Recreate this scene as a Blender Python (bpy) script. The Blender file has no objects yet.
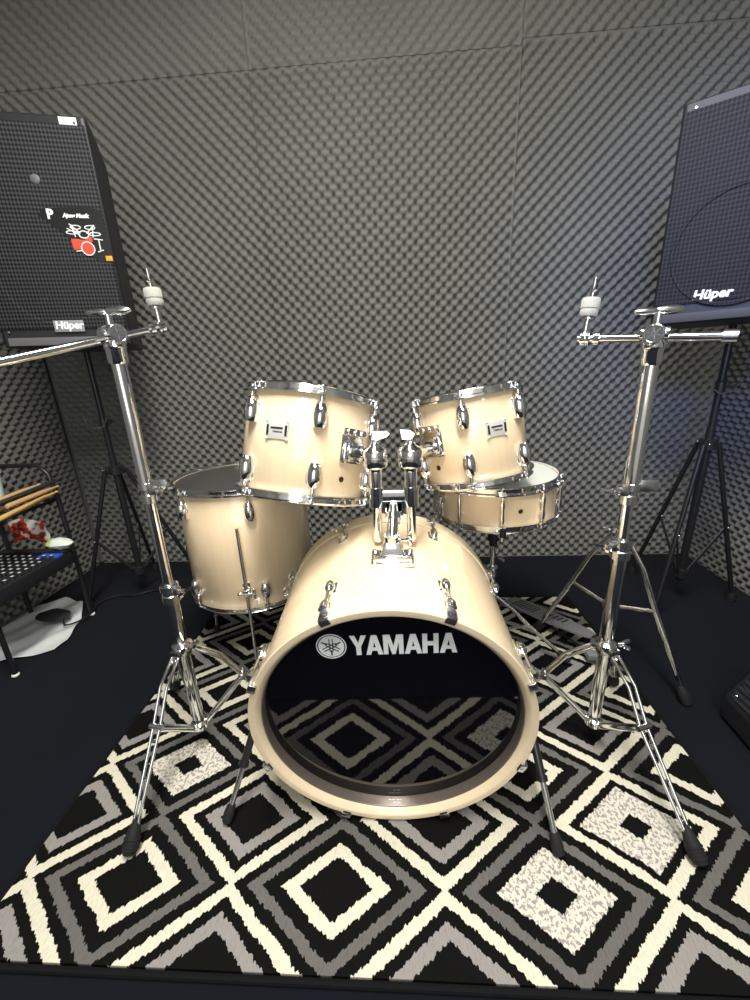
import bpy, bmesh, math, random
from mathutils import Matrix, Vector
random.seed(7)
SC = bpy.context.scene
COL = SC.collection
pi = math.pi
def R(d): return math.radians(d)

# ------------------------------------------------------------------ camera
CAMR = ((0.99787565, 0.02460317, -0.06032299),
        (0.04990362, 0.30655083, 0.95054522),
        (-0.04187849, 0.95153627, -0.30467183))
cam_d = bpy.data.cameras.new('camera'); cam = bpy.data.objects.new('camera', cam_d); COL.objects.link(cam)
cam_d.sensor_fit = 'HORIZONTAL'; cam_d.sensor_width = 36.0; cam_d.lens = 36.0 * 400 / 750
cam_d.clip_start = 0.02
cm = Matrix.Identity(4)
for r in range(3):
    cm[r][0] = CAMR[r][0]; cm[r][1] = CAMR[r][1]; cm[r][2] = -CAMR[r][2]
cm[0][3], cm[1][3], cm[2][3] = 0, 0, 0.95
cam.matrix_world = cm
SC.camera = cam

# ------------------------------------------------------------------ world, light, exposure
w = bpy.data.worlds.new('world'); SC.world = w; w.use_nodes = True
w.node_tree.nodes['Background'].inputs[0].default_value = (0.6, 0.7, 1.0, 1)
w.node_tree.nodes['Background'].inputs[1].default_value = 0.02
def area(name, loc, rot, sx, sy, power, col):
    l = bpy.data.lights.new(name, 'AREA'); l.shape = 'RECTANGLE'; l.size = sx; l.size_y = sy
    l.energy = power; l.color = col
    o = bpy.data.objects.new(name, l); COL.objects.link(o); o.location = loc; o.rotation_euler = rot
    return o
area('ceiling_panel_light', (-0.10, 0.25, 2.60), (0, 0, 0), 0.30, 1.2, 35, (1.0, 0.97, 0.90))
area('ceiling_panel_light', (0.45, -0.6, 2.60), (0, 0, 0), 1.2, 0.30, 16, (1.0, 0.98, 0.93))
area('added_front_fill', (-0.15, -1.75, 1.45), (R(86), 0, 0), 0.9, 1.5, 7, (0.95, 0.98, 1.0))  # soft fill added behind the camera, no real doorway there
bl = bpy.data.lights.new('added_blue_spot', 'SPOT'); bl.energy = 105; bl.color = (0.20, 0.36, 1.0); bl.spot_size = R(34); bl.spot_blend = 1.0; bl.shadow_soft_size = 0.25
blo = bpy.data.objects.new('added_blue_spot', bl); COL.objects.link(blo); blo.location = (-0.45, -1.2, 2.0)  # spot added to tint the right speaker blue, no such lamp seen
blo.rotation_euler = (Vector((1.12, 1.4, 1.30)) - Vector((-0.45, -1.2, 2.0))).to_track_quat('-Z', 'Y').to_euler()
SC.view_settings.view_transform = 'Standard'; SC.view_settings.look = 'None'
SC.view_settings.exposure = 1.17; SC.view_settings.gamma = 1.0
SC.view_settings.use_curve_mapping = False

# ------------------------------------------------------------------ materials
def mat(name, col=(0.5, 0.5, 0.5), rough=0.5, metal=0.0, coat=0.0, spec=0.5, coat_r=0.06, sheen=0.0):
    m = bpy.data.materials.new(name); m.use_nodes = True
    b = m.node_tree.nodes['Principled BSDF']
    b.inputs['Base Color'].default_value = (*col, 1); b.inputs['Roughness'].default_value = rough
    b.inputs['Metallic'].default_value = metal; b.inputs['Coat Weight'].default_value = coat
    b.inputs['Coat Roughness'].default_value = coat_r; b.inputs['Specular IOR Level'].default_value = spec
    b.inputs['Sheen Weight'].default_value = sheen
    return m
class N:
    """small node writer"""
    def __init__(s, m): s.m = m; s.t = m.node_tree; s.b = s.t.nodes['Principled BSDF']
    def new(s, typ, **kw):
        n = s.t.nodes.new(typ)
        for k, v in kw.items(): setattr(n, k, v)
        return n
    def put(s, sock, v):
        if hasattr(v, 'is_output'): s.t.links.new(v, sock)
        else: sock.default_value = v
    def math(s, op, a, b=0.0, c=0.0):
        n = s.new('ShaderNodeMath', operation=op)
        s.put(n.inputs[0], a); s.put(n.inputs[1], b); s.put(n.inputs[2], c)
        return n.outputs[0]
    def coord(s, which='Object'): return s.new('ShaderNodeTexCoord').outputs[which]
    def sep(s, v):
        n = s.new('ShaderNodeSeparateXYZ'); s.put(n.inputs[0], v); return n.outputs
    def comb(s, x, y, z):
        n = s.new('ShaderNodeCombineXYZ'); s.put(n.inputs[0], x); s.put(n.inputs[1], y); s.put(n.inputs[2], z); return n.outputs[0]
    def noise(s, v, scale, detail=2.0, rough=0.5):
        n = s.new('ShaderNodeTexNoise'); s.put(n.inputs['Vector'], v); n.inputs['Scale'].default_value = scale
        n.inputs['Detail'].default_value = detail; n.inputs['Roughness'].default_value = rough
        return n.outputs[0]
    def mix(s, f, a, b):
        n = s.new('ShaderNodeMix', data_type='RGBA')
        s.put(n.inputs[0], f)
        for i, v in ((6, a), (7, b)):
            if hasattr(v, 'is_output'): s.t.links.new(v, n.inputs[i])
            else: n.inputs[i].default_value = (*v, 1)
        return n.outputs[2]
    def bump(s, h, strength=0.3, dist=0.002):
        n = s.new('ShaderNodeBump'); s.put(n.inputs['Height'], h)
        n.inputs['Strength'].default_value = strength; n.inputs['Distance'].default_value = dist
        s.t.links.new(n.outputs[0], s.b.inputs['Normal'])
    def color(s, v): s.t.links.new(v, s.b.inputs['Base Color'])

M = {}
M['chrome'] = mat('chrome', (0.88, 0.89, 0.90), 0.09, 1.0)
n = N(M['chrome']); n.put(n.b.inputs['Roughness'], n.math('MULTIPLY_ADD', n.noise(n.coord(), 60, 3), 0.10, 0.05))
M['satin_chrome'] = mat('satin_chrome', (0.78, 0.79, 0.80), 0.22, 1.0)
M['dark_metal'] = mat('dark_metal', (0.10, 0.10, 0.105), 0.3, 0.9)
M['black_metal'] = mat('black_metal', (0.018, 0.019, 0.022), 0.38, 0.2, coat=0.3)
M['black_tube'] = mat('black_tube', (0.028, 0.029, 0.033), 0.32, 0.5)
M['badge_silver'] = mat('badge_silver', (0.72, 0.72, 0.68), 0.35, 0.35)
M['rubber'] = mat('rubber', (0.013, 0.013, 0.014), 0.7, spec=0.3)
n = N(M['rubber']); n.bump(n.noise(n.coord(), 120, 2), 0.4, 0.001)
M['felt'] = mat('felt', (0.42, 0.42, 0.37), 0.95, sheen=0.3)
n = N(M['felt']); n.color(n.mix(n.noise(n.coord(), 300, 3), (0.34, 0.34, 0.30), (0.52, 0.52, 0.46)))
n.bump(n.noise(n.coord(), 500, 2), 0.5, 0.001)
def wood(name, c1, c2, axis=2):
    m = mat(name, c1, 0.35, coat=0.8, coat_r=0.04, spec=0.4); n = N(m)
    x, y, z = n.sep(n.coord())
    ang = n.math('ARCTAN2', y, x)
    v = n.comb(n.math('MULTIPLY', ang, 5.0), n.math('MULTIPLY', z, 1.5), 0.0)
    g = n.noise(v, 2.2, 5, 0.6)
    v2 = n.comb(n.math('MULTIPLY', ang, 40.0), n.math('MULTIPLY', z, 4.0), 0.3)
    g2 = n.noise(v2, 3.0, 4, 0.6)
    f = n.math('MULTIPLY_ADD', g2, 0.45, n.math('MULTIPLY', g, 0.55))
    r = n.new('ShaderNodeValToRGB'); r.color_ramp.elements[0].position = 0.32; r.color_ramp.elements[1].position = 0.70
    r.color_ramp.elements[0].color = (*c2, 1); r.color_ramp.elements[1].color = (*c1, 1)
    n.t.links.new(f, r.inputs[0]); n.color(r.outputs[0])
    return m
M['maple'] = wood('maple_lacquer', (0.93, 0.75, 0.51), (0.87, 0.67, 0.43))
M['hoop_wood'] = wood('hoop_wood', (0.90, 0.75, 0.52), (0.84, 0.67, 0.45))
M['liner'] = mat('hoop_inner_brown', (0.20, 0.165, 0.14), 0.33, 0.5)
M['inside'] = mat('shell_inside', (0.5, 0.38, 0.25), 0.6)
M['head_black'] = mat('black_head', (0.003, 0.003, 0.005), 0.035, spec=0.6, coat=0.25, coat_r=0.02)
M['head_grey'] = mat('dark_drum_head', (0.055, 0.05, 0.048), 0.32, spec=0.5)
M['head_white'] = mat('white_drum_head', (0.62, 0.66, 0.60), 0.45)
M['white_print'] = mat('white_print', (0.85, 0.88, 0.88), 0.4)
M['vent'] = mat('vent_grommet', (0.06, 0.03, 0.02), 0.4, 0.4)
M['black_plastic'] = mat('black_plastic', (0.012, 0.013, 0.016), 0.5)
n = N(M['black_plastic']); n.bump(n.noise(n.coord(), 400, 2), 0.25, 0.0006)
M['strip'] = mat('grey_strip', (0.13, 0.13, 0.135), 0.5)
M['paper'] = mat('paper_white', (0.80, 0.80, 0.78), 0.6)
M['knob_white'] = mat('knob_white', (0.62, 0.66, 0.64), 0.4)
M['blue_plastic'] = mat('blue_plastic', (0.03, 0.09, 0.55), 0.4)
M['stick_tan'] = mat('stick_tan', (0.56, 0.33, 0.14), 0.5)
M['stick_yellow'] = mat('stick_yellow', (0.68, 0.42, 0.13), 0.45)
M['stick_brown'] = mat('stick_brown', (0.085, 0.05, 0.035), 0.5)
M['stick_black'] = mat('stick_black', (0.02, 0.02, 0.022), 0.5)
M['cup'] = mat('cup_white', (0.68, 0.80, 0.74), 0.35)
M['red'] = mat('print_red', (0.75, 0.07, 0.035), 0.45)
M['orange'] = mat('print_orange', (0.85, 0.35, 0.03), 0.45)
M['black_print'] = mat('black_print', (0.008, 0.008, 0.009), 0.35)
M['grey_print'] = mat('grey_print', (0.28, 0.28, 0.29), 0.4)
M['footboard'] = mat('footboard_metal', (0.21, 0.215, 0.22), 0.42, 0.2)

# acoustic foam
def foam_mat(name, c):
    m = mat(name, c, 0.95, spec=0.15); n = N(m)
    co = n.coord()
    g = n.noise(co, 3.0, 3); f = n.noise(co, 900, 2)
    a = n.mix(g, tuple(v * 0.85 for v in c), tuple(v * 1.15 for v in c))
    n.color(n.mix(n.math('MULTIPLY', f, 0.35), a, tuple(v * 0.6 for v in c)))
    n.bump(f, 0.5, 0.0012)
    return m
M['foam'] = foam_mat('acoustic_foam', (0.185, 0.185, 0.172))
# carpet floor
M['carpet'] = mat('black_carpet', (0.008, 0.009, 0.013), 0.95, spec=0.1, sheen=0.05)
n = N(M['carpet']); f = n.noise(n.coord(), 700, 3)
n.color(n.mix(f, (0.0025, 0.003, 0.006), (0.007, 0.0085, 0.014))); n.bump(f, 0.6, 0.002)
M['back_paint'] = mat('wall_paint', (0.66, 0.66, 0.65), 0.8)
M['ceil_paint'] = mat('ceiling_paint', (0.45, 0.45, 0.44), 0.8)
M['piping'] = mat('rug_piping', (0.005, 0.005, 0.006), 0.9, spec=0.15)
n = N(M['piping']); n.bump(n.noise(n.coord(), 500, 2), 0.5, 0.001)

# speaker grille
def grille(name, c_hole, c_metal, sc=330.0):
    m = mat(name, c_metal, 0.75, 0.0, spec=0.3); n = N(m)
    x, y, z = n.sep(n.coord())
    u = n.math('MULTIPLY', x, sc); v = n.math('MULTIPLY', z, sc)
    a = n.math('SINE', n.math('ADD', u, n.math('MULTIPLY', v, 0.85)))
    b = n.math('SINE', n.math('SUBTRACT', u, n.math('MULTIPLY', v, 0.85)))
    c = n.math('SINE', n.math('MULTIPLY', v, 1.155))
    h = n.math('MULTIPLY', a, b)
    h = n.math('GREATER_THAN', h, 0.0)
    n.color(n.mix(h, c_metal, c_hole)); n.bump(h, 0.5, 0.001)
    return m
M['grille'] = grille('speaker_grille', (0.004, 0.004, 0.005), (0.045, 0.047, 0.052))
M['grille_b'] = grille('speaker_grille_bluelit', (0.006, 0.007, 0.010), (0.026, 0.028, 0.036))  # darker grille copy with the bluish light put into its colour

# rug pattern ------------------------------------------------------
def rug_mat():
    m = mat('rug_pile', (0.02, 0.02, 0.02), 0.95, spec=0.05); n = N(m)
    x, y, z = n.sep(n.coord())
    nv = n.comb(n.math('MULTIPLY', x, 190.0), n.math('MULTIPLY', y, 16.0), 0.0)
    j1 = n.math('SUBTRACT', n.noise(nv, 1.0, 2), 0.5)
    nv2 = n.comb(n.math('MULTIPLY', x, 30.0), n.math('MULTIPLY', y, 30.0), 4.0)
    j2 = n.math('SUBTRACT', n.noise(nv2, 1.0, 3), 0.5)
    j3 = n.math('SUBTRACT', n.noise(n.comb(n.math('MULTIPLY', x, 300.0), n.math('MULTIPLY', y, 300.0), 2.0), 1.0, 1), 0.5)
    yy = n.math('ADD', y, n.math('ADD', n.math('MULTIPLY', j1, 0.017), n.math('MULTIPLY', j2, 0.008)))
    xx = n.math('ADD', x, n.math('ADD', n.math('MULTIPLY', j3, 0.006), n.math('MULTIPLY', j2, 0.010)))
    PX, PY = 0.4150, 0.2460
    def cell(cx, cy, hw, hh):
        ax = n.math('DIVIDE', n.math('SUBTRACT', xx, cx), PX); ix = n.math('ROUND', ax)
        ay = n.math('DIVIDE', n.math('SUBTRACT', yy, cy), PY); iy = n.math('ROUND', ay)
        fx = n.math('MULTIPLY', n.math('ABSOLUTE', n.math('SUBTRACT', ax, ix)), PX / hw)
        fy = n.math('MULTIPLY', n.math('ABSOLUTE', n.math('SUBTRACT', ay, iy)), PY / hh)
        return n.math('ADD', fx, fy), ix, iy
    def band(d, a, b):
        return n.math('MULTIPLY', n.math('GREATER_THAN', d, a), n.math('LESS_THAN', d, b))
    def at(ix, iy, i, j):
        return n.math('MULTIPLY', n.math('COMPARE', ix, float(i), 0.1), n.math('COMPARE', iy, float(j), 0.1))
    dA, iA, jA = cell(-0.555, 0.499, 0.1745, 0.1262)
    dB, iB, jB = cell(-0.3465, 0.376, 0.1715, 0.1262)
    black = (0.006, 0.006, 0.0055); cream = (0.66, 0.625, 0.50); grey = (0.135, 0.128, 0.122); mauve = (0.28, 0.262, 0.25)
    sp = n.noise(n.comb(n.math('MULTIPLY', x, 150.0), n.math('MULTIPLY', y, 130.0), 9.0), 1.0, 2, 0.6)
    spf = n.math('GREATER_THAN', sp, 0.53)
    speck = n.mix(spf, (0.66, 0.63, 0.54), (0.34, 0.30, 0.28))
    c = n.mix(band(dA, 0.83, 1.0), black, grey)
    c = n.mix(band(dA, 0.41, 0.61), c, cream)
    sA = n.math('ADD', at(iA, jA, 2, 0), at(iA, jA, 0, 1))
    c = n.mix(n.math('MULTIPLY', sA, band(dA, 0.18, 0.63)), c, speck)
    c = n.mix(n.math('MULTIPLY', sA, band(dA, -1.0, 0.22)), c, black)
    c = n.mix(band(dB, 0.81, 1.0), c, cream)
    c = n.mix(band(dB, 0.43, 0.64), c, mauve)
    sB = n.math('ADD', at(iB, jB, 2, 1), at(iB, jB, 0, 3))
    c = n.mix(n.math('MULTIPLY', sB, band(dB, 0.20, 0.67)), c, speck)
    # frayed pile shade
    pile = n.noise(n.comb(n.math('MULTIPLY', x, 420.0), n.math('MULTIPLY', y, 60.0), 1.0), 1.0, 3, 0.7)
    c2 = n.new('ShaderNodeMix', data_type='RGBA', blend_type='MULTIPLY'); c2.inputs[0].default_value = 0.45
    n.t.links.new(c, c2.inputs[6])
    r = n.new('ShaderNodeValToRGB'); r.color_ramp.elements[0].position = 0.25; r.color_ramp.elements[1].position = 0.55
    r.color_ramp.elements[0].color = (0.45, 0.44, 0.40, 1); r.color_ramp.elements[1].color = (1, 1, 1, 1)
    n.t.links.new(pile, r.inputs[0]); n.t.links.new(r.outputs[0], c2.inputs[7])
    n.color(c2.outputs[2])
    n.bump(pile, 0.6, 0.003)
    return m
M['rug'] = rug_mat()

# ------------------------------------------------------------------ mesh builder
WM = {}
def wmat(o): return WM.get(o.name, Matrix.Identity(4)) if o else Matrix.Identity(4)
def frame_from(a, ref=(0, 0, 1)):
    a = Vector(a).normalized(); ref = Vector(ref)
    if abs(a.dot(ref)) > 0.98: ref = Vector((1, 0, 0))
    x = ref.cross(a).normalized(); y = a.cross(x)
    return Matrix((x, y, a)).transposed().to_4x4()
class MB:
    def __init__(s): s.v = []; s.f = []
    def add(s, vs, fs, X=None):
        o = len(s.v)
        for p in vs: s.v.append(X @ Vector(p) if X else Vector(p))
        for f in fs: s.f.append([i + o for i in f])
        return s
    def tube(s, pts, r, n=12, X=None, closed=False, flat=1.0):
        P = [Vector(p) for p in pts]; k = len(P)
        rs = r if isinstance(r, (list, tuple)) else [r] * k
        T = []
        for i in range(k):
            a = P[(i - 1) % k] if (closed or i > 0) else P[i]
            b = P[(i + 1) % k] if (closed or i < k - 1) else P[i]
            T.append((b - a).normalized())
        u = T[0].orthogonal().normalized()
        if abs(T[0].z) < 0.95: u = Vector((0, 0, 1)) - T[0] * T[0].z; u.normalize()
        vs = []
        for i in range(k):
            u = (u - T[i] * u.dot(T[i])).normalized(); v = T[i].cross(u)
            for j in range(n):
                t = 2 * pi * j / n
                vs.append(P[i] + rs[i] * (math.cos(t) * u + flat * math.sin(t) * v))
        fs = []
        for i in range(k if closed else k - 1):
            for j in range(n):
                a = i * n + j; b = i * n + (j + 1) % n; c = ((i + 1) % k) * n + (j + 1) % n; d = ((i + 1) % k) * n + j
                fs.append([a, b, c, d])
        if not closed:
            fs.append(list(range(n - 1, -1, -1))); fs.append([(k - 1) * n + j for j in range(n)])
        return s.add(vs, fs, X)
    def lathe(s, prof, n=48, X=None, closed=False):
        # prof: list of (r, z); r == 0 ends make a pole; angle 0 faces -Y
        vs = []; fs = []; k = len(prof)
        for (r, z) in prof:
            for j in range(n):
                t = 2 * pi * j / n; vs.append((r * math.sin(t), -r * math.cos(t), z))
        for i in range(k if closed else k - 1):
            i2 = (i + 1) % k
            for j in range(n):
                fs.append([i * n + j, i * n + (j + 1) % n, i2 * n + (j + 1) % n, i2 * n + j])
        if not closed:
            if prof[0][0] > 0: fs.append([j for j in range(n - 1, -1, -1)])
            if prof[-1][0] > 0: fs.append([(k - 1) * n + j for j in range(n)])
        return s.add(vs, fs, X)
    def cyl(s, a, b, r, n=16, r2=None, X=None):
        return s.tube([a, b], [r, r if r2 is None else r2], n, X)
    def box(s, c, sz, X=None, bev=0.0, rot=None, taper=None):
        bm = bmesh.new(); bmesh.ops.create_cube(bm, size=1.0)
        for v in bm.verts:
            v.co = Vector((v.co.x * sz[0], v.co.y * sz[1], v.co.z * sz[2]))
            if taper and v.co.z > 0: v.co.x *= taper[0]; v.co.y *= taper[1]
        if bev > 0: bmesh.ops.bevel(bm, geom=bm.edges[:], offset=bev, segments=2, affect='EDGES', profile=0.6)
        L = Matrix.Translation(c) @ (rot.to_4x4() if rot else Matrix.Identity(4))
        if X: L = X @ L
        bm.verts.index_update()
        s.add([v.co.copy() for v in bm.verts], [[v.index for v in f.verts] for f in bm.faces], L); bm.free()
        return s
    def ell(s, c, r, X=None, n=16, m=10):
        prof = [(max(math.sin(pi * i / m), 1e-4), -math.cos(pi * i / m)) for i in range(m + 1)]
        L = Matrix.Translation(c) @ Matrix.Diagonal((r[0], r[1], r[2], 1))
        if X: L = X @ L
        return s.lathe(prof, n, L)
    def prism(s, poly, z0, z1, X=None):
        k = len(poly)
        vs = [(p[0], p[1], z0) for p in poly] + [(p[0], p[1], z1) for p in poly]
        fs = [list(range(k - 1, -1, -1)), list(range(k, 2 * k))] + [[i, (i + 1) % k, k + (i + 1) % k, k + i] for i in range(k)]
        return s.add(vs, fs, X)
    def build(s, name, m, parent=None, world=False, ang=38, loc=None):
        me = bpy.data.meshes.new(name)
        vs = s.v
        if parent is not None and world:
            inv = wmat(parent).inverted(); vs = [inv @ p for p in vs]
        me.from_pydata([tuple(p) for p in vs], [], s.f); me.validate()
        bm = bmesh.new(); bm.from_mesh(me); bmesh.ops.recalc_face_normals(bm, faces=bm.faces[:]); bm.to_mesh(me); bm.free()
        me.materials.append(m if not isinstance(m, str) else M[m])
        me.polygons.foreach_set('use_smooth', [True] * len(me.polygons)); me.set_sharp_from_angle(angle=R(ang))
        o = bpy.data.objects.new(name, me); COL.objects.link(o)
        WM[o.name] = wmat(parent)
        if parent is not None: o.parent = parent
        return o
def tag(o, label, cat, group=None, kind=None):
    o['label'] = label; o['category'] = cat
    if group: o['group'] = group
    if kind: o['kind'] = kind
    return o
def thing(name, label, cat, X=(0, 0, 0), group=None):
    o = bpy.data.objects.new(name, None); COL.objects.link(o); o.empty_display_size = 0.05
    if not isinstance(X, Matrix): X = Matrix.Translation(X)
    o.matrix_world = X; WM[o.name] = X.copy()
    return tag(o, label, cat, group)
def struct(o): o['kind'] = 'structure'; return o
def copy_part(o, X, parent):
    c = o.copy(); COL.objects.link(c); c.parent = parent; c.matrix_local = X
    for ch in o.children:
        d = ch.copy(); COL.objects.link(d); d.parent = c; d.matrix_local = ch.matrix_local
    return c
def text_part(txt, size, M4, m, parent, name='lettering', bold=0.0, shear=0.0, depth=0.0006, sx=1.0, align='LEFT', world=True):
    cu = bpy.data.curves.new(name, 'FONT'); cu.body = txt; cu.size = size; cu.offset = bold; cu.extrude = depth; cu.shear = shear
    cu.align_x = align; cu.resolution_u = 4
    t = bpy.data.objects.new('t', cu); COL.objects.link(t)
    bpy.context.view_layer.update()
    me = bpy.data.meshes.new_from_object(t.evaluated_get(bpy.context.evaluated_depsgraph_get()))
    bpy.data.objects.remove(t)
    me.name = name
    inv = wmat(parent).inverted() if world else Matrix.Identity(4)
    me.transform(inv @ M4 @ Matrix.Diagonal((sx, 1, 1, 1)))
    me.materials.clear(); me.materials.append(M[m])
    o = bpy.data.objects.new(name, me); COL.objects.link(o); o.parent = parent; WM[o.name] = wmat(parent)
    return o

# ------------------------------------------------------------------ room shell
XL, XR, YB, YF, ZC = -1.685, 1.46, 1.955, -1.90, 2.75
def plane_slab(name, c, sz, m):
    o = MB().box(c, sz).build(name, m); return struct(o)
plane_slab('floor', ((XL + XR) / 2, (YB + YF) / 2, -0.05), (XR - XL + 0.3, YB - YF + 0.3, 0.1), 'carpet')
plane_slab('ceiling', ((XL + XR) / 2, (YB + YF) / 2, ZC + 0.05), (XR - XL + 0.3, YB - YF + 0.3, 0.1), 'ceil_paint')
plane_slab('wall_back', ((XL + XR) / 2, YB + 0.05, ZC / 2), (XR - XL + 0.3, 0.1, ZC), 'foam')
plane_slab('wall_left', (XL - 0.05, (YB + YF) / 2, ZC / 2), (0.1, YB - YF, ZC), 'foam')
plane_slab('wall_right', (XR + 0.05, (YB + YF) / 2, ZC / 2), (0.1, YB - YF, ZC), 'foam')
plane_slab('wall_front', ((XL + XR) / 2, YF - 0.05, ZC / 2), (XR - XL + 0.3, 0.1, ZC), 'back_paint')

# acoustic foam panels: real egg-crate relief
PIT = 0.0475
def foam_panel(label, origin, ux, uz, nrm, w_, h_, spp=8, u0=0.0, v0=0.0, ragged=0.0):
    nx = max(2, int(round(w_ / PIT * spp))); nz = max(2, int(round(h_ / PIT * spp)))
    o0 = Vector(origin); ux = Vector(ux); uz = Vector(uz); nrm = Vector(nrm)
    vs = []; k = 2 * pi / PIT
    for j in range(nz + 1):
        v = h_ * j / nz
        for i in range(nx + 1):
            u = w_ * i / nx
            a = math.cos(k * (u + u0)) * math.cos(k * (v + v0))
            hh = 0.5 + 0.5 * a
            e = min(u, w_ - u, v, h_ - v)
            z = 0.004 + 0.031 * hh ** 1.15
            z += 0.0015 * math.sin(u * 9.1 + v * 5.3)
            if e < 0.005: z = z * e / 0.005 + 0.020 * (1 - e / 0.005)
            p = o0 + ux * u + uz * v + nrm * z
            vs.append(p)
    fs = []
    for j in range(nz):
        b = j * (nx + 1)
        for i in range(nx): fs.append((b + i, b + i + 1, b + nx + 2 + i, b + nx + 1 + i))
    me = bpy.data.meshes.new('acoustic_foam_panel'); me.from_pydata(vs, [], fs)
    me.materials.append(M['foam']); me.polygons.foreach_set('use_smooth', [True] * len(fs))
    o = bpy.data.objects.new('acoustic_foam_panel', me); COL.objects.link(o)
    return tag(o, label, 'foam panel', 'grey egg-crate foam panels on the walls')
yb = YB - 0.001
cols = [(-1.645, -0.5358, 'left'), (-0.5342, 0.4912, 'middle'), (0.4928, 1.425, 'right')]
for (a, b, nm) in cols:
    zt = 2.068 if nm != 'right' else 2.088
    foam_panel({'left': 'tall grey egg-crate foam panel on back wall behind the left speaker',
                'middle': 'tall grey egg-crate foam panel on back wall directly behind the two toms',
                'right': 'tall grey egg-crate foam panel on back wall beside the right speaker'}[nm],
               (a, yb, 0.002), (1, 0, 0), (0, 0, 1), (0, -1, 0), b - a, zt - 0.002, 8, a, 0)
    foam_panel({'left': 'upper grey foam panel above the horizontal seam at top left',
                'middle': 'upper grey foam panel above the horizontal seam at top centre',
                'right': 'upper grey foam panel above the horizontal seam at top right'}[nm],
               (a, yb, zt + 0.0015), (1, 0, 0), (0, 0, 1), (0, -1, 0), b - a, ZC - zt - 0.01, 6, a + 0.01, 0.012)
foam_panel('grey egg-crate foam covering the left side wall behind the rack', (XL + 0.001, -0.4, 0.002), (0, 1, 0), (0, 0, 1), (1, 0, 0), YB + 0.37, ZC - 0.01, 6)
foam_panel('grey egg-crate foam covering the right side wall behind the speaker stand', (XR - 0.001, -0.4, 0.002), (0, 1, 0), (0, 0, 1), (-1, 0, 0), YB + 0.37, ZC - 0.01, 6)

# ------------------------------------------------------------------ rug
RX0, RX1, RY0, RY1, RH = -0.787, 0.704, 0.381, 1.53, 0.009
rug = thing('area_rug', 'black rug with cream and grey diamond pattern under the drum kit', 'rug', (0, 0, 0))
o = MB().box(((RX0 + RX1) / 2, (RY0 + RY1) / 2, RH / 2 + 0.0005), (RX1 - RX0, RY1 - RY0, RH), bev=0.002).build('pile', 'rug', rug)
b = 0.007
pp = [(RX0 - .004, RY0 - b, .006), (RX1 + .004, RY0 - b, .006), (RX1 + .006, RY0, .006), (RX1 + .006, RY1, .006), (RX0 - .006, RY1, .006), (RX0 - .006, RY0 - b, .006)]
mb = MB()
mb.tube([(RX0, RY0 - b, .006), (RX1, RY0 - b, .006)], .0058, 8)
mb.tube([(RX0 - .003, RY0 - b, .006), (RX0 - .003, RY1, .006)], .006, 8).tube([(RX1 + .003, RY0 - b, .006), (RX1 + .003, RY1, .006)], .006, 8)
mb.tube([(RX0, RY1, .006), (RX1, RY1, .006)], .006, 8)
o = mb.build('bound_edge', 'piping', rug); o['label'] = 'black bound edge'
FZ = RH + 0.001   # standing height on the rug

# ------------------------------------------------------------------ drum parts
def at_ang(r, th, z): return Vector((r * math.sin(th), -r * math.cos(th), z))
def lug_mb(k_=1.0):
    m = MB()
    m.lathe([(.0001, -.0225), (.0085, -.018), (.0125, -.004), (.0115, .010), (.006, .020), (.0001, .0235)], 20, Matrix.Diagonal((1, .25, 1, 1)))
    prof = []
    for i in range(11):
        t = i / 10; zz = -0.022 + 0.044 * t
        r = 0.0095 * math.sqrt(max(1 - (2 * t - 0.85) ** 2 / 1.35, 0.0)) + 0.0006
        prof.append((r, zz))
    m.lathe(prof, 16, Matrix.Translation((0, -0.0045, 0)) @ Matrix.Diagonal((1.22, 1.45, 1, 1)))
    for p in m.v: p *= k_
    m.cyl((0, -0.010, 0.014), (0, -0.010, 0.034), 0.0046, 12)
    return m
def rod_mb(L):
    m = MB(); m.cyl((0, -0.010, 0.020), (0, -0.010, L), 0.0028, 8)
    m.cyl((0, -0.010, L - 0.001), (0, -0.010, L + 0.004), 0.0062, 12)
    m.box((0, -0.010, L + 0.008), (0.006, 0.006, 0.009), bev=0.001)
    return m
def hoop_mb(Rr, angs, h=0.022, up=1, n=72):
    m = MB(); s = up
    pr = [(Rr + .001, 0), (Rr + .0015, .0015), (Rr + .007, .0015), (Rr + .0085, 0), (Rr + .007, -.0018), (Rr + .0038, -.003), (Rr + .0034, -h + .006), (Rr + .0115, -h + .0035), (Rr + .0115, -h), (Rr + .0015, -h)]
    m.lathe([(r, z * s) for r, z in pr], n, closed=True)
    for t in angs:
        X = Matrix.Translation(at_ang(Rr + .010, t, (-h + .003) * s)) @ Matrix.Rotation(t, 4, 'Z')
        m.box((0, 0, 0), (0.020, 0.014, 0.006), X, bev=0.0015)
    return m
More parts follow.
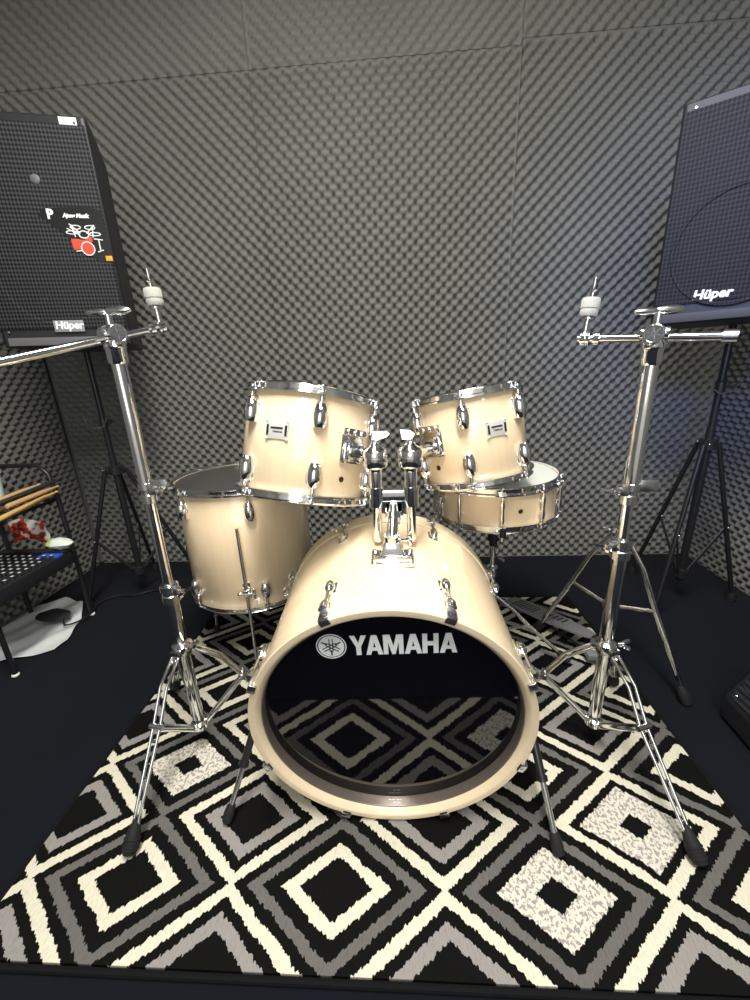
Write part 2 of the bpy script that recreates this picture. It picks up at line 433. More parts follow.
def make_drum(name, label, X, Rs, H, angs_t, angs_b, lz, head_m, hoop_h=0.0175, ls=1.28):
    """X: centre and frame of the drum, local Z along its axis; Rs: shell radius; H: hoop edge to hoop edge"""
    d = thing(name, label, 'drum', X)
    z = H / 2
    sh = MB(); zz = z - 0.009
    sh.lathe([(Rs, -zz), (Rs, zz), (Rs - .001, zz + .001), (Rs - .007, zz), (Rs - .007, -zz), (Rs - .001, -zz - .001)], 96, closed=True)
    sh.build('shell', 'maple', d, ang=60)
    hd = MB().lathe([(0.0001, z - 0.007), (Rs - .006, z - 0.007), (Rs - .001, z - 0.008), (Rs + .0012, z - 0.013), (Rs + .0012, z - .018), (Rs, z - .018), (Rs - .003, z - 0.010), (0.0001, z - 0.0085)], 72)
    hd.build('batter_head', head_m, d)
    MB().lathe([(0.0001, -z + 0.0065), (Rs - .004, -z + 0.0065), (Rs + .0008, -z + .014), (Rs - .003, -z + 0.010), (0.0001, -z + 0.008)], 72).build('resonant_head', 'head_white', d)
    o = hoop_mb(Rs, angs_t, hoop_h).build('hoop', 'chrome', d)
    o.location = (0, 0, z)
    o = hoop_mb(Rs, angs_b, hoop_h, -1).build('hoop', 'chrome', d); o.location = (0, 0, -z)
    lug = None
    rodL = lz - hoop_h + 0.006
    for k, (angs, sgn) in enumerate(((angs_t, 1), (angs_b, -1))):
        for t in angs:
            P = Matrix.Translation(at_ang(Rs, t, sgn * (z - lz))) @ Matrix.Rotation(t, 4, 'Z')
            if sgn < 0: P = P @ Matrix.Rotation(pi, 4, 'Y')
            if lug is None:
                lug = lug_mb(ls).build('lug', 'chrome', d); rod_mb(rodL).build('tension_rod', 'chrome', lug); lug.matrix_local = P
            else: copy_part(lug, P, d)
    return d
def vent(d, Rs, t, z):
    X = Matrix.Translation(at_ang(Rs, t, z)) @ Matrix.Rotation(t, 4, 'Z') @ Matrix.Rotation(pi / 2, 4, 'X')
    MB().lathe([(0.0025, 0.0002), (0.006, 0.0002), (0.0062, 0.0015), (0.004, 0.0025), (0.0022, 0.0012)], 20, X).build('air_vent', 'vent', d)
def badge(d, Rs, t, z, w_=0.036, h_=0.026, dark=False):
    X = Matrix.Translation(at_ang(Rs + .0005, t, z)) @ Matrix.Rotation(t, 4, 'Z') @ Matrix.Rotation(pi / 2, 4, 'X')
    if dark:
        b_ = MB().prism([(-.010, -.016), (.010, -.016), (.010, .016), (-.010, .016)], 0, 0.0016, X).build('badge', 'black_print', d)
        MB().lathe([(.0045, .0016), (.0045, .0024), (.006, .0024), (.006, .0016)], 20, X, closed=True).build('emblem', 'white_print', b_)
        return
    m = MB().box((0, 0, .0012), (w_, h_, .0024), X, bev=.0008)
    for sx in (-1, 1):
        for sy in (-1, 1): m.ell((sx * (w_ / 2 - .002), sy * (h_ / 2), .0015), (.004, .003, .002), X, 10, 6)
    b_ = m.build('badge', 'badge_silver', d)
    MB().box((0, .0045, .0027), (w_ * .55, .004, .0007), X).box((-w_ * .42, 0, .0027), (.005, h_ * .6, .0007), X).box((w_ * .42, 0, .0027), (.005, h_ * .6, .0007), X).build('badge_inlay', 'dark_metal', b_)
    T = X @ Matrix.Translation((-.0095, -.005, .0026))
    text_part('YAMAHA', .0055, T, 'black_print', b_, 'lettering', bold=.0002, depth=.0002, world=False)

def axis_frame(C, a):
    a = Vector(a).normalized(); y = Vector((0, 1, 0)); y = (y - a * y.dot(a)).normalized(); x = y.cross(a)
    X = Matrix((x, y, a)).transposed().to_4x4(); return Matrix.Translation(C) @ X
def A(*d): return [R(v) for v in d]
SCA = .946
# left rack tom
X_LT = axis_frame((-0.2160, 0.9427, 0.7850), (0.144, 0.239, 0.96))
lt = make_drum('rack_tom', 'larger pale maple rack tom mounted left above the bass drum', X_LT, 0.1455, 0.240,
               A(-42, 18, 78, 138, 198, 258), A(-42, 18, 78, 138, 198, 258), 0.056, 'head_white')
badge(lt, 0.1455, R(-15), 0.022, .050, .036); vent(lt, 0.1455, R(43), -0.064)
X_RT = axis_frame((0.1865, 1.026, 0.786), (-0.147, 0.100, 0.98))
rt = make_drum('rack_tom', 'smaller pale maple rack tom mounted right above the bass drum', X_RT, 0.128, 0.222,
               A(-74, -14, 46, 106, 166, 226), A(-74, -14, 46, 106, 166, 226), 0.054, 'head_white')
badge(rt, 0.128, R(17), 0.016, .048, .034); vent(rt, 0.128, R(-50), -0.055)
# floor tom
X_FT = Matrix.Translation((-0.506, 1.232, 0.2705 + 0.1925))
ft = make_drum('floor_tom', 'large pale maple floor tom with dark head standing on three legs', X_FT, 0.199, 0.387,
               A(-36, 24, 84, 144, 204, 264), A(-38, 28, 84, 144, 204, 264), 0.064, 'head_grey')
badge(ft, 0.199, R(-57), -0.01, dark=True)
for k, t in enumerate(A(13, 133, 253)):
    z0 = -0.1935
    p_top = at_ang(0.213, t, 0.085); p_mid = at_ang(0.213, t, z0 + .01)
    foot = at_ang(0.223, t, -X_FT.translation.z + (FZ if k == 0 else FZ) + .022)
    lg = MB().tube([p_top, at_ang(0.213, t, 0.0), p_mid, at_ang(.213, t, z0 - .06), foot], .0048, 12)
    for q in range(26): lg.tube([at_ang(.213, t, .07 - q * .008) + Vector((0, 0, .001)), at_ang(.213, t, .07 - q * .008) - Vector((0, 0, .001))], .0054, 10)
    lo = lg.build('leg', 'satin_chrome', ft)
    MB().lathe([(.0001, -.022), (.011, -.022), (.012, -.016), (.008, .008), (.0055, .012)], 16, Matrix.Translation(foot)).build('rubber_foot', 'rubber', lo)
    Xb = Matrix.Translation(at_ang(.199, t, -.120)) @ Matrix.Rotation(t, 4, 'Z')
    br = MB().box((0, -.002, 0), (.022, .004, .052), Xb, bev=.0015).box((0, -.013, 0), (.018, .020, .020), Xb, bev=.003)
    br.tube([(0.002, -.022, 0), (.020, -.026, 0)], .004, 10, Xb)
    bo = br.build('leg_bracket', 'chrome', ft)
    MB().ell((.024, -.027, 0.008), (.004, .003, .010), Xb).ell((.024, -.027, -.008), (.004, .003, .010), Xb).ell((-.018, -.020, 0.0), (.008, .005, .006), Xb).tube([(-.018, -.020, 0), (.024, -.027, 0)], .0035, 8, Xb).build('wing_bolt', 'chrome', bo)

# snare drum
a_s = Vector((-0.025, -0.02, 1)).normalized()
X_SN = axis_frame((0.287, 1.18, 0.592), a_s)
sn = thing('snare_drum', 'shallow pale maple snare drum behind the smaller tom', 'drum', X_SN)
Rs, H = 0.174, 0.124; z = H / 2
MB().lathe([(Rs, -z + .008), (Rs, z - .008), (Rs - .006, z - .007), (Rs - .006, -z + .007)], 96, closed=True).build('shell', 'maple', sn, ang=60)
MB().lathe([(0.0001, z - .006), (Rs - .004, z - .006), (Rs + .001, z - .012), (Rs - .003, z - .010), (.0001, z - .008)], 72).build('batter_head', 'head_white', sn)
MB().lathe([(0.0001, -z + .006), (Rs - .004, -z + .006), (Rs + .001, -z + .012), (Rs - .003, -z + .010), (.0001, -z + .008)], 72).build('resonant_head', 'head_white', sn)
angs = [R(-6 + 36 * k) for k in range(10)]
o = hoop_mb(Rs, angs, .020).build('hoop', 'chrome', sn); o.location = (0, 0, z)
o = hoop_mb(Rs, angs, .020, -1).build('hoop', 'chrome', sn); o.location = (0, 0, -z)
lug = None
for t in angs:
    P = Matrix.Translation(at_ang(Rs, t, 0)) @ Matrix.Rotation(t, 4, 'Z')
    if lug is None:
        m = MB().lathe([(.0001, -.034), (.005, -.032), (.0062, -.02), (.0050, -.006), (.0050, .006), (.0062, .02), (.005, .032), (.0001, .034)], 14, Matrix.Translation((0, -.010, 0)))
        m.box((0, -.003, .016), (.012, .006, .014), bev=.001).box((0, -.003, -.016), (.012, .006, .014), bev=.001)
        lug = m.build('lug', 'chrome', sn)
        r_ = MB().cyl((0, -.010, -z + .004), (0, -.010, z - .004), .0028, 8)
        r_.box((0, -.010, z - .002), (.007, .007, .012), bev=.001).box((0, -.010, -z + .002), (.007, .007, .012), bev=.001)
        r_.build('tension_rod', 'chrome', lug); lug.matrix_local = P
    else: copy_part(lug, P, sn)
vent(sn, Rs, R(10), -0.004)
Xt = Matrix.Translation(at_ang(Rs, R(-62), 0.0)) @ Matrix.Rotation(R(-62), 4, 'Z')
t_ = MB().box((0, -.008, .012), (.022, .014, .030), Xt, bev=.003).box((0, -.016, -.020), (.014, .010, .036), Xt, bev=.003).tube([(0, -.016, .02), (0, -.022, -.01), (0, -.03, -.05)], [.005, .004, .004], 10, Xt)
t_.build('strainer', 'chrome', sn)
MB().box((0, -.006, 0), (.018, .012, .04), Matrix.Translation(at_ang(Rs, R(147), 0)) @ Matrix.Rotation(R(147), 4, 'Z'), bev=.003).build('butt_plate', 'chrome', sn)
MB().box((0, 0, -z + .0035), (2 * Rs - .04, .042, .002)).build('snare_wires', 'satin_chrome', sn)

# ------------------------------------------------------------------ bass drum
ab = Vector((-0.013, 1, 0.073)).normalized()
yl = -(Vector((0, 0, 1)) - ab * ab.z).normalized(); xl = yl.cross(ab)
X_BD = Matrix.Translation((-0.0255, 0.600, 0.2925)) @ Matrix((xl, yl, ab)).transposed().to_4x4()
bd = thing('bass_drum', 'large pale maple bass drum with glossy black front head lying on its side', 'drum', X_BD)
RB, RO, RI, LB, HB = 0.2765, 0.2792, 0.2548, 0.400, 0.050
MB().lathe([(RB, HB + .003), (RB, LB - HB - .003), (RB - .010, LB - HB - .003), (RB - .010, HB + .003)], 128, closed=True).build('shell', 'maple', bd, ang=60)
def wood_hoop(z0, z1):
    m = MB().lathe([(RI + .0125, z0), (RI + .0105, z0 + .0008), (RI + .0030, z0 + .010), (RI + .0018, z0 + .014), (RI + .0018, z1), (RO - .0015, z1), (RO, z1 - .0015), (RO, z0 + .0015), (RO - .0015, z0)], 128, closed=True)
    return m
MB().lathe([(RI + .004, HB - .002), (RB - .006, HB - .002), (RB - .006, HB + .006), (RI + .004, HB + .006)], 96, closed=True).lathe([(RI + .004, LB - HB - .006), (RB - .006, LB - HB - .006), (RB - .006, LB - HB + .002), (RI + .004, LB - HB + .002)], 96, closed=True).build('groove_shade_ring', 'black_plastic', bd)  # black rings set in the gaps as the shade between hoop and shell
h1 = wood_hoop(0, HB).build('front_hoop', 'hoop_wood', bd, ang=30)
l1 = MB().lathe([(RI + .0017, .013), (RI + .0004, .0135), (RI - .0002, .015), (RI - .0002, HB), (RI + .0017, HB)], 128, closed=True).build('hoop_lining', 'liner', h1, ang=60)
h2 = MB().lathe([(RI + .0015, LB - HB), (RO - .0015, LB - HB), (RO, LB - HB + .0015), (RO, LB - .0015), (RO - .0015, LB), (RI + .0015, LB)], 128, closed=True).build('rear_hoop', 'hoop_wood', bd, ang=30)
MB().lathe([(.0001, .034), (RI - .0008, .034), (RI - .0008, .036), (.0001, .036)], 96).build('front_head', 'head_black', bd)
MB().lathe([(.0001, LB - .024), (RI - .0008, LB - .024), (RI - .0008, LB - .026), (.0001, LB - .026)], 96).build('batter_head', 'head_white', bd)
head = [c for c in bd.children if c.name.startswith('front_head')][0]
# lettering on the head: local frame x right, y up on the head plane
def head_frame(x, z_up): return Matrix.Translation((x, -z_up, 0.0338)) @ Matrix.Rotation(pi, 4, 'X')   # x right, y up, z to the viewer
letters = {
 'Y': [[(0, 1), (.27, 1), (.43, .62), (.59, 1), (.86, 1), (.56, .42), (.56, 0), (.30, 0), (.30, .42)]],
 'A': [[(0, 0), (.25, 0), (.31, .20), (.57, .20), (.63, 0), (.88, 0), (.58, 1), (.30, 1)]],
 'M': [[(0, 0), (.24, 0), (.24, .62), (.42, 0), (.60, 0), (.78, .62), (.78, 0), (1.02, 0), (1.02, 1), (.68, 1), (.51, .42), (.34, 1), (0, 1)]],
 'H': [[(0, 0), (.25, 0), (.25, .40), (.56, .40), (.56, 0), (.81, 0), (.81, 1), (.56, 1), (.56, .61), (.25, .61), (.25, 1), (0, 1)]]}
hole_A = [(.375, .37), (.505, .37), (.44, .66)]
wd = {'Y': .80, 'A': .90, 'M': 1.07, 'H': .87}
def poly_mesh(polys, holes, z0, z1):
    """fill polygons with holes by triangle filling"""
    bm = bmesh.new(); es = []
    for P in polys + holes:
        vs = [bm.verts.new((p[0], p[1], z1)) for p in P]
        es += [bm.edges.new((vs[i], vs[(i + 1) % len(vs)])) for i in range(len(vs))]
    bmesh.ops.triangle_fill(bm, use_beauty=True, use_dissolve=False, edges=es)
    r = bmesh.ops.extrude_face_region(bm, geom=bm.faces[:])
    for v in r['geom']:
        if isinstance(v, bmesh.types.BMVert): v.co.z = z0
    bm.verts.index_update()
    out = ([v.co.copy() for v in bm.verts], [[v.index for v in f.verts] for f in bm.faces]); bm.free(); return out
LH = 0.0450; lx = -0.0715; ly = 0.152
XX = head_frame(lx, ly) @ Matrix.Rotation(R(1.3), 4, 'Z')
cur = 0.0; lm = MB()
for ch in 'YAMAHA':
    v_, f_ = poly_mesh([[(cur + p[0], p[1]) for p in q] for q in letters[ch]], [[(cur + p[0], p[1]) for p in hole_A]] if ch == 'A' else [], 0, .012)
    lm.add(v_, f_, XX @ Matrix.Diagonal((LH * 0.81, LH, LH, 1)))
    cur += wd[ch]
lm.build('brand_lettering', 'white_print', head)
# round emblem with three crossed tuning forks
XE = head_frame(-0.1070, 0.1730)
em = MB().lathe([(.0265, 0), (.0265, .0005), (.0285, .0005), (.0285, 0)], 48, XE, closed=True)
em.lathe([(.0001, 0), (.0001, .0005), (.0243, .0005), (.0243, 0)], 48, XE)
eo = em.build('emblem', 'white_print', head)
fk = MB()
for k in range(3):
    Xf = XE @ Matrix.Rotation(R(120 * k), 4, 'Z')
    fk.box((0, -.0145, .0007), (.0028, .012, .0006), Xf)
    fk.box((-.0030, .004, .0007), (.0018, .027, .0006), Xf).box((.0030, .004, .0007), (.0018, .027, .0006), Xf)
    fk.prism([(-.004, -.010), (0, -.014), (.004, -.010), (.0021, -.010), (0, -.0115), (-.0021, -.010)], .0004, .001, Xf)
fk.build('tuning_forks', 'black_print', eo)
# two tiny lines of print on the lining at the bottom
Xp = Matrix.Translation((0.006, 0, 0)) @ Matrix.Translation((0, RI - .0004, .024))
pm = MB()
for row, (zz, xs) in enumerate(((-.003, [-.017, -.009, .001, .010]), (.003, [-.006, .003]))):
    for x in xs: pm.box((x, 0, -zz), (.007, .0004, .0018), Xp)
pm.build('fine_print', 'white_print', h1)
# claws, t-rods and lugs
claw = None; blug = None
for side in (0, 1):
    for k in range(8):
        t = R(22.5 + 45 * k)
        P = Matrix.Rotation(t, 4, 'Z')
        if side: P = P @ Matrix.Translation((0, 0, LB)) @ Matrix.Rotation(pi, 4, 'Y')
        if claw is None:
            m = MB()
            m.box((0, -RO - .004, .018), (.020, .007, .044), bev=.002)
            m.box((0, -RO - .010, .030), (.020, .010, .026), bev=.003, taper=(.5, 1))
            m.box((0, -RO + .001, -.0030), (.020, .013, .004), bev=.0015)
            m.lathe([(.0001, -.012), (.008, -.010), (.0095, 0), (.007, .008), (.004, .016), (.0001, .018)], 14, Matrix.Translation((0, -RO - .010, .030)))
            claw = m.build('claw_hook', 'satin_chrome', bd)
            MB().tube([(0, -RO - .010, .03), (0, -RB - .012, .084)], .0032, 8).build('tension_rod', 'chrome', claw)
            MB().box((0, -RO + .0055, -.0020), (.018, .005, .0034), bev=.001).build('claw_pad', 'rubber', claw)
            claw.matrix_local = P
            m = MB().box((0, -RB - .0015, .095), (.022, .004, .034), bev=.0015)
            prof = [(.0035, -.020), (.0062, -.018), (.0095, -.008), (.0095, .002), (.006, .013), (.0006, .021)]
            m.lathe(prof, 14, Matrix.Translation((0, -RB - .008, .095)) @ Matrix.Diagonal((1, 1.25, 1, 1)))
            blug = m.build('lug', 'chrome', bd); blug.matrix_local = P
        else:
            copy_part(claw, P, bd); copy_part(blug, P, bd)
# tom mount base on the shell
def bd_top(zl): return Matrix.Translation((0, -RB, zl)) @ Matrix.Rotation(pi / 2, 4, 'X')  # local z up away from shell
TM = X_BD @ Matrix.Translation((0.011, -RB - .0005, 0.168)) @ Matrix.Rotation(pi / 2, 4, 'X')
m = MB().box((0, 0, .003), (.088, .058, .010), TM, bev=.003).box((0, 0, .026), (.056, .044, .040), TM, bev=.004, taper=(.50, .62)).box((0, -.020, .012), (.074, .012, .014), TM, bev=.004).cyl((0, 0, .036), (0, 0, .056), .016, 20, X=TM)
for sx in (-1, 1):
    for sy in (-1, 1): m.ell((sx * .037, sy * .022, .008), (.006, .006, .004), TM)
tb = m.build('mount_base', 'chrome', bd, world=True)
MB().tube([(.015, -.004, .046), (.034, -.008, .050)], .004, 10, TM).ell((.036, -.008, .056), (.004, .003, .009), TM).ell((.036, -.008, .044), (.004, .003, .009), TM).build('wing_bolt', 'chrome', tb, world=True)
# spurs
for sx, foot, t0, zl in ((-1, Vector((-0.399, 0.607, FZ + .004)), -96, .115), (1, Vector((0.302, 0.560, FZ + .004)), 96, .115)):
    base = X_BD @ at_ang(RB + .012, R(t0), zl)
    d = (foot - base)
    mid = base + d * .55
    up_dir = -d.normalized()
    m = MB().tube([base - d * .03, mid], .0085, 14)
    m.tube([mid - d * .012, mid + d * .012], .0115, 14)
    o = m.build('spur', 'dark_metal', bd, world=True); o['label'] = 'dark telescopic spur'
    MB().tube([mid, foot - d.normalized() * .025], .006, 12).build('spur_rod', 'satin_chrome', o, world=True)
    Xf = Matrix.Translation(foot - d.normalized() * .03) @ frame_from(-d)
    MB().lathe([(.0001, -.028), (.011, -.026), (.0125, -.012), (.010, .006), (.007, .012)], 16, Xf).build('rubber_foot', 'rubber', o, world=True)
    Xb = X_BD @ Matrix.Translation(at_ang(RB, R(t0), zl)) @ Matrix.Rotation(R(t0), 4, 'Z')
    MB().box((0, -.004, 0), (.05, .007, .05), Xb, bev=.003).box((0, -.014, 0), (.028, .018, .030), Xb, bev=.004).build('spur_bracket', 'chrome', bd, world=True)

# ------------------------------------------------------------------ double tom holder
hx, hy = -0.0115, 0.815
th_base = (TM @ Vector((0, 0, .056)))
tho = thing('double_tom_holder', 'chrome double tom holder post rising from the bass drum shell', 'tom holder', th_base)
zc = 0.697
p0 = Vector((th_base.x, th_base.y, th_base.z - .012)); p1 = Vector((hx, hy, zc - .01))
MB().tube([p0, p1], .0115, 20).build('post', 'chrome', tho, world=True)
m = MB().tube([p0.lerp(p1, .50), p0.lerp(p1, .62)], .0165, 20).build('memory_lock', 'chrome', tho, world=True)
m = MB()
m.box((hx, hy, zc), (.090, .026, .034), bev=.006)
m.prism([(-.030, 0), (.030, 0), (.012, -.052), (-.012, -.052)], -.013, .013, Matrix.Translation((hx, hy - .001, zc - .008)) @ Matrix.Rotation(pi / 2, 4, 'X'))
m.box((hx, hy, zc - .022), (.044, .028, .030), bev=.006)
for sx in (-1, 1):
    m.tube([(hx + sx * .0365, hy - .004, zc - .02), (hx + sx * .0365, hy - .004, zc + .022)], .0165, 20)
m.build('cross_bracket', 'chrome', tho, world=True)
def tom_arm(sx, X_T, Rt, ang, zz):
    cx = hx + sx * .0365; cy = hy - .004
    top = Vector((cx, cy, .780))
    t1 = MB().tube([(cx, cy, .595), (cx, cy, .600), (cx, cy, .748)], [.0075, .0100, .0100], 20)
    t1.tube([(cx, cy, zc + .016), (cx, cy, .752)], .0135, 20)
    a_ = t1.build('tom_arm', 'chrome', tho, world=True)
    m = MB().lathe([(.012, -.030), (.015, -.022), (.014, -.018), (.0245, -.018), (.0265, -.014), (.0265, -.002), (.0250, -.001), (.0250, .003), (.0265, .004), (.0265, .014), (.0235, .020), (.012, .026), (.008, .034)], 28, Matrix.Translation(top))
    pt = X_T @ at_ang(Rt + .020, R(ang), zz)
    m.tube([top + Vector((0, 0, .004)), top.lerp(pt, .5) + Vector((0, -.004, .004)), pt], [.015, .014, .013], 16)
    c = m.build('ball_clamp', 'chrome', a_, world=True)
    m = MB().cyl(top + Vector((0, 0, .016)), top + Vector((0, 0, .044)), .006, 12)
    if sx < 0:
        m.prism([(-.006, -.006), (.004, -.008), (.024, -.002), (.030, .004), (.024, .010), (-.004, .010)], -.003, .003, Matrix.Translation(top + Vector((.002, -.004, .046))) @ Matrix.Rotation(R(80), 4, 'X'))
    else:
        m.prism([(-.012, -.008), (.006, -.008), (.014, .002), (.004, .010), (-.016, .012)], -.003, .003, Matrix.Translation(top + Vector((-.004, -.004, .046))) @ Matrix.Rotation(R(80), 4, 'X'))
    m.build('wing_nut', 'satin_chrome', c, world=True)
tom_arm(-1, X_LT, 0.1455, 54, 0.0)
tom_arm(1, X_RT, 0.128, -50, -0.005)
# mount plates on the toms
def mount_plate(d, X_T, Rt, ang, zz):
    X = X_T @ Matrix.Translation(at_ang(Rt, R(ang), zz)) @ Matrix.Rotation(R(ang), 4, 'Z')
    m = MB().box((0, -.005, 0), (.060, .010, .066), X, bev=.005).box((0, -.012, -.006), (.048, .014, .044), X, bev=.005)
    m.box((0, -.008, .033), (.060, .014, .018), X, bev=.005)
    for q in (-.020, 0, .020): m.cyl((q, -.004, .034), (q, -.020, .034), .0065, 12, X=X)
    o = m.build('mount_bracket', 'chrome', d, world=True)
    MB().box((0, -.0195, -.006), (.026, .002, .024), X, bev=.001).build('bracket_inlay', 'dark_metal', o, world=True)
mount_plate(lt, X_LT, 0.1455, 49, 0.004); mount_plate(rt, X_RT, 0.128, -50, 0.005)

# ------------------------------------------------------------------ stands
def wing(m, p, d, s=1.0, X=None):
    """wing nut at p, axis d"""
    F = Matrix.Translation(p) @ frame_from(d)
    m.cyl((0, 0, 0), (0, 0, .012 * s), .006 * s, 12, X=F)
    for q in (-1, 1):
        m.prism([(q * .003 * s, .004 * s), (q * .016 * s, .012 * s), (q * .020 * s, .022 * s), (q * .014 * s, .024 * s), (q * .003 * s, .013 * s)][::q], -.0022 * s, .0022 * s, F @ Matrix.Rotation(pi / 2, 4, 'X'))
    return m
def tripod(root, c, ztop, zjoint, rj, zbot, feet, rails=.0085, tube_r=.0135, m_leg='chrome', foot_h=.050, foot_r=.0145, double=True, gz=FZ):
    cx, cy = c
    for k, (fx, fy) in enumerate(feet):
        d = Vector((fx - cx, fy - cy, 0)); L = d.length; d.normalize(); s = Vector((-d.y, d.x, 0))
        A0 = Vector((cx, cy, ztop)) + d * .022; J = Vector((cx, cy, zjoint)) + d * rj; F = Vector((fx, fy, gz + foot_h * .75))
        K = A0.lerp(J, .45) + d * .014 + Vector((0, 0, .006))
        m = MB()
        if double:
            for q in (-1, 1):
                m.tube([A0 + s * q * rails, K + s * q * rails, J + s * q * rails, F + s * q * rails * .6], .0036, 10)
            for tt in (.15, .5, .85):
                pm_ = J.lerp(F, tt); m.tube([pm_ - s * rails, pm_ + s * rails], .003, 8)
        else:
            m.tube([A0, K, J, F], rails, 12, flat=.7)
        m.tube([J - s * (rails + .008), J + s * (rails + .008)], .0065, 10)
        lg = m.build('leg', m_leg, root, world=True)
        ax_ = (F - J).normalized()
        Xf = Matrix.Translation(F) @ frame_from(-ax_)
        fm = MB().lathe([(.0001, -foot_h * .72), (foot_r * .9, -foot_h * .70), (foot_r * 1.1, -foot_h * .45), (foot_r * .95, 0), (foot_r * .6, foot_h * .35), (.006, foot_h * .5)], 16, Xf)
        for q in range(4):
            fm.lathe([(foot_r * 1.02, -foot_h * (.55 - q * .12)), (foot_r * 1.16, -foot_h * (.52 - q * .12)), (foot_r * 1.02, -foot_h * (.49 - q * .12))], 16, Xf)
        fm.build('rubber_foot', 'rubber', lg, world=True)
        B0 = Vector((cx, cy, zbot)) + d * .014
        br = MB().tube([B0, J - Vector((0, 0, .004))], .0085, 10, flat=.35)
        br.build('brace', m_leg, root, world=True)
    m = MB().lathe([(tube_r + .003, -.016), (tube_r + .010, -.012), (tube_r + .012, 0), (tube_r + .010, .012), (tube_r + .003, .018)], 24, Matrix.Translation((cx, cy, ztop)))
    for (fx, fy) in feet:
        d = Vector((fx - cx, fy - cy, 0)).normalized(); Xc = Matrix.Translation(Vector((cx, cy, ztop)) + d * .022) @ frame_from(d)
        m.box((0, 0, 0), (.024, .018, .02), Xc, bev=.003)
    co = m.build('tripod_collar', m_leg, root, world=True)
    wing(MB(), Vector((cx, cy, ztop + .006)) + Vector((.022, -.012, .008)), (.8, -.4, .3)).build('wing_bolt', m_leg, co, world=True)
    m = MB().lathe([(tube_r + .003, -.010), (tube_r + .007, -.006), (tube_r + .007, .008), (tube_r + .002, .012)], 24, Matrix.Translation((cx, cy, zbot)))
    m.build('brace_collar', m_leg, root, world=True)

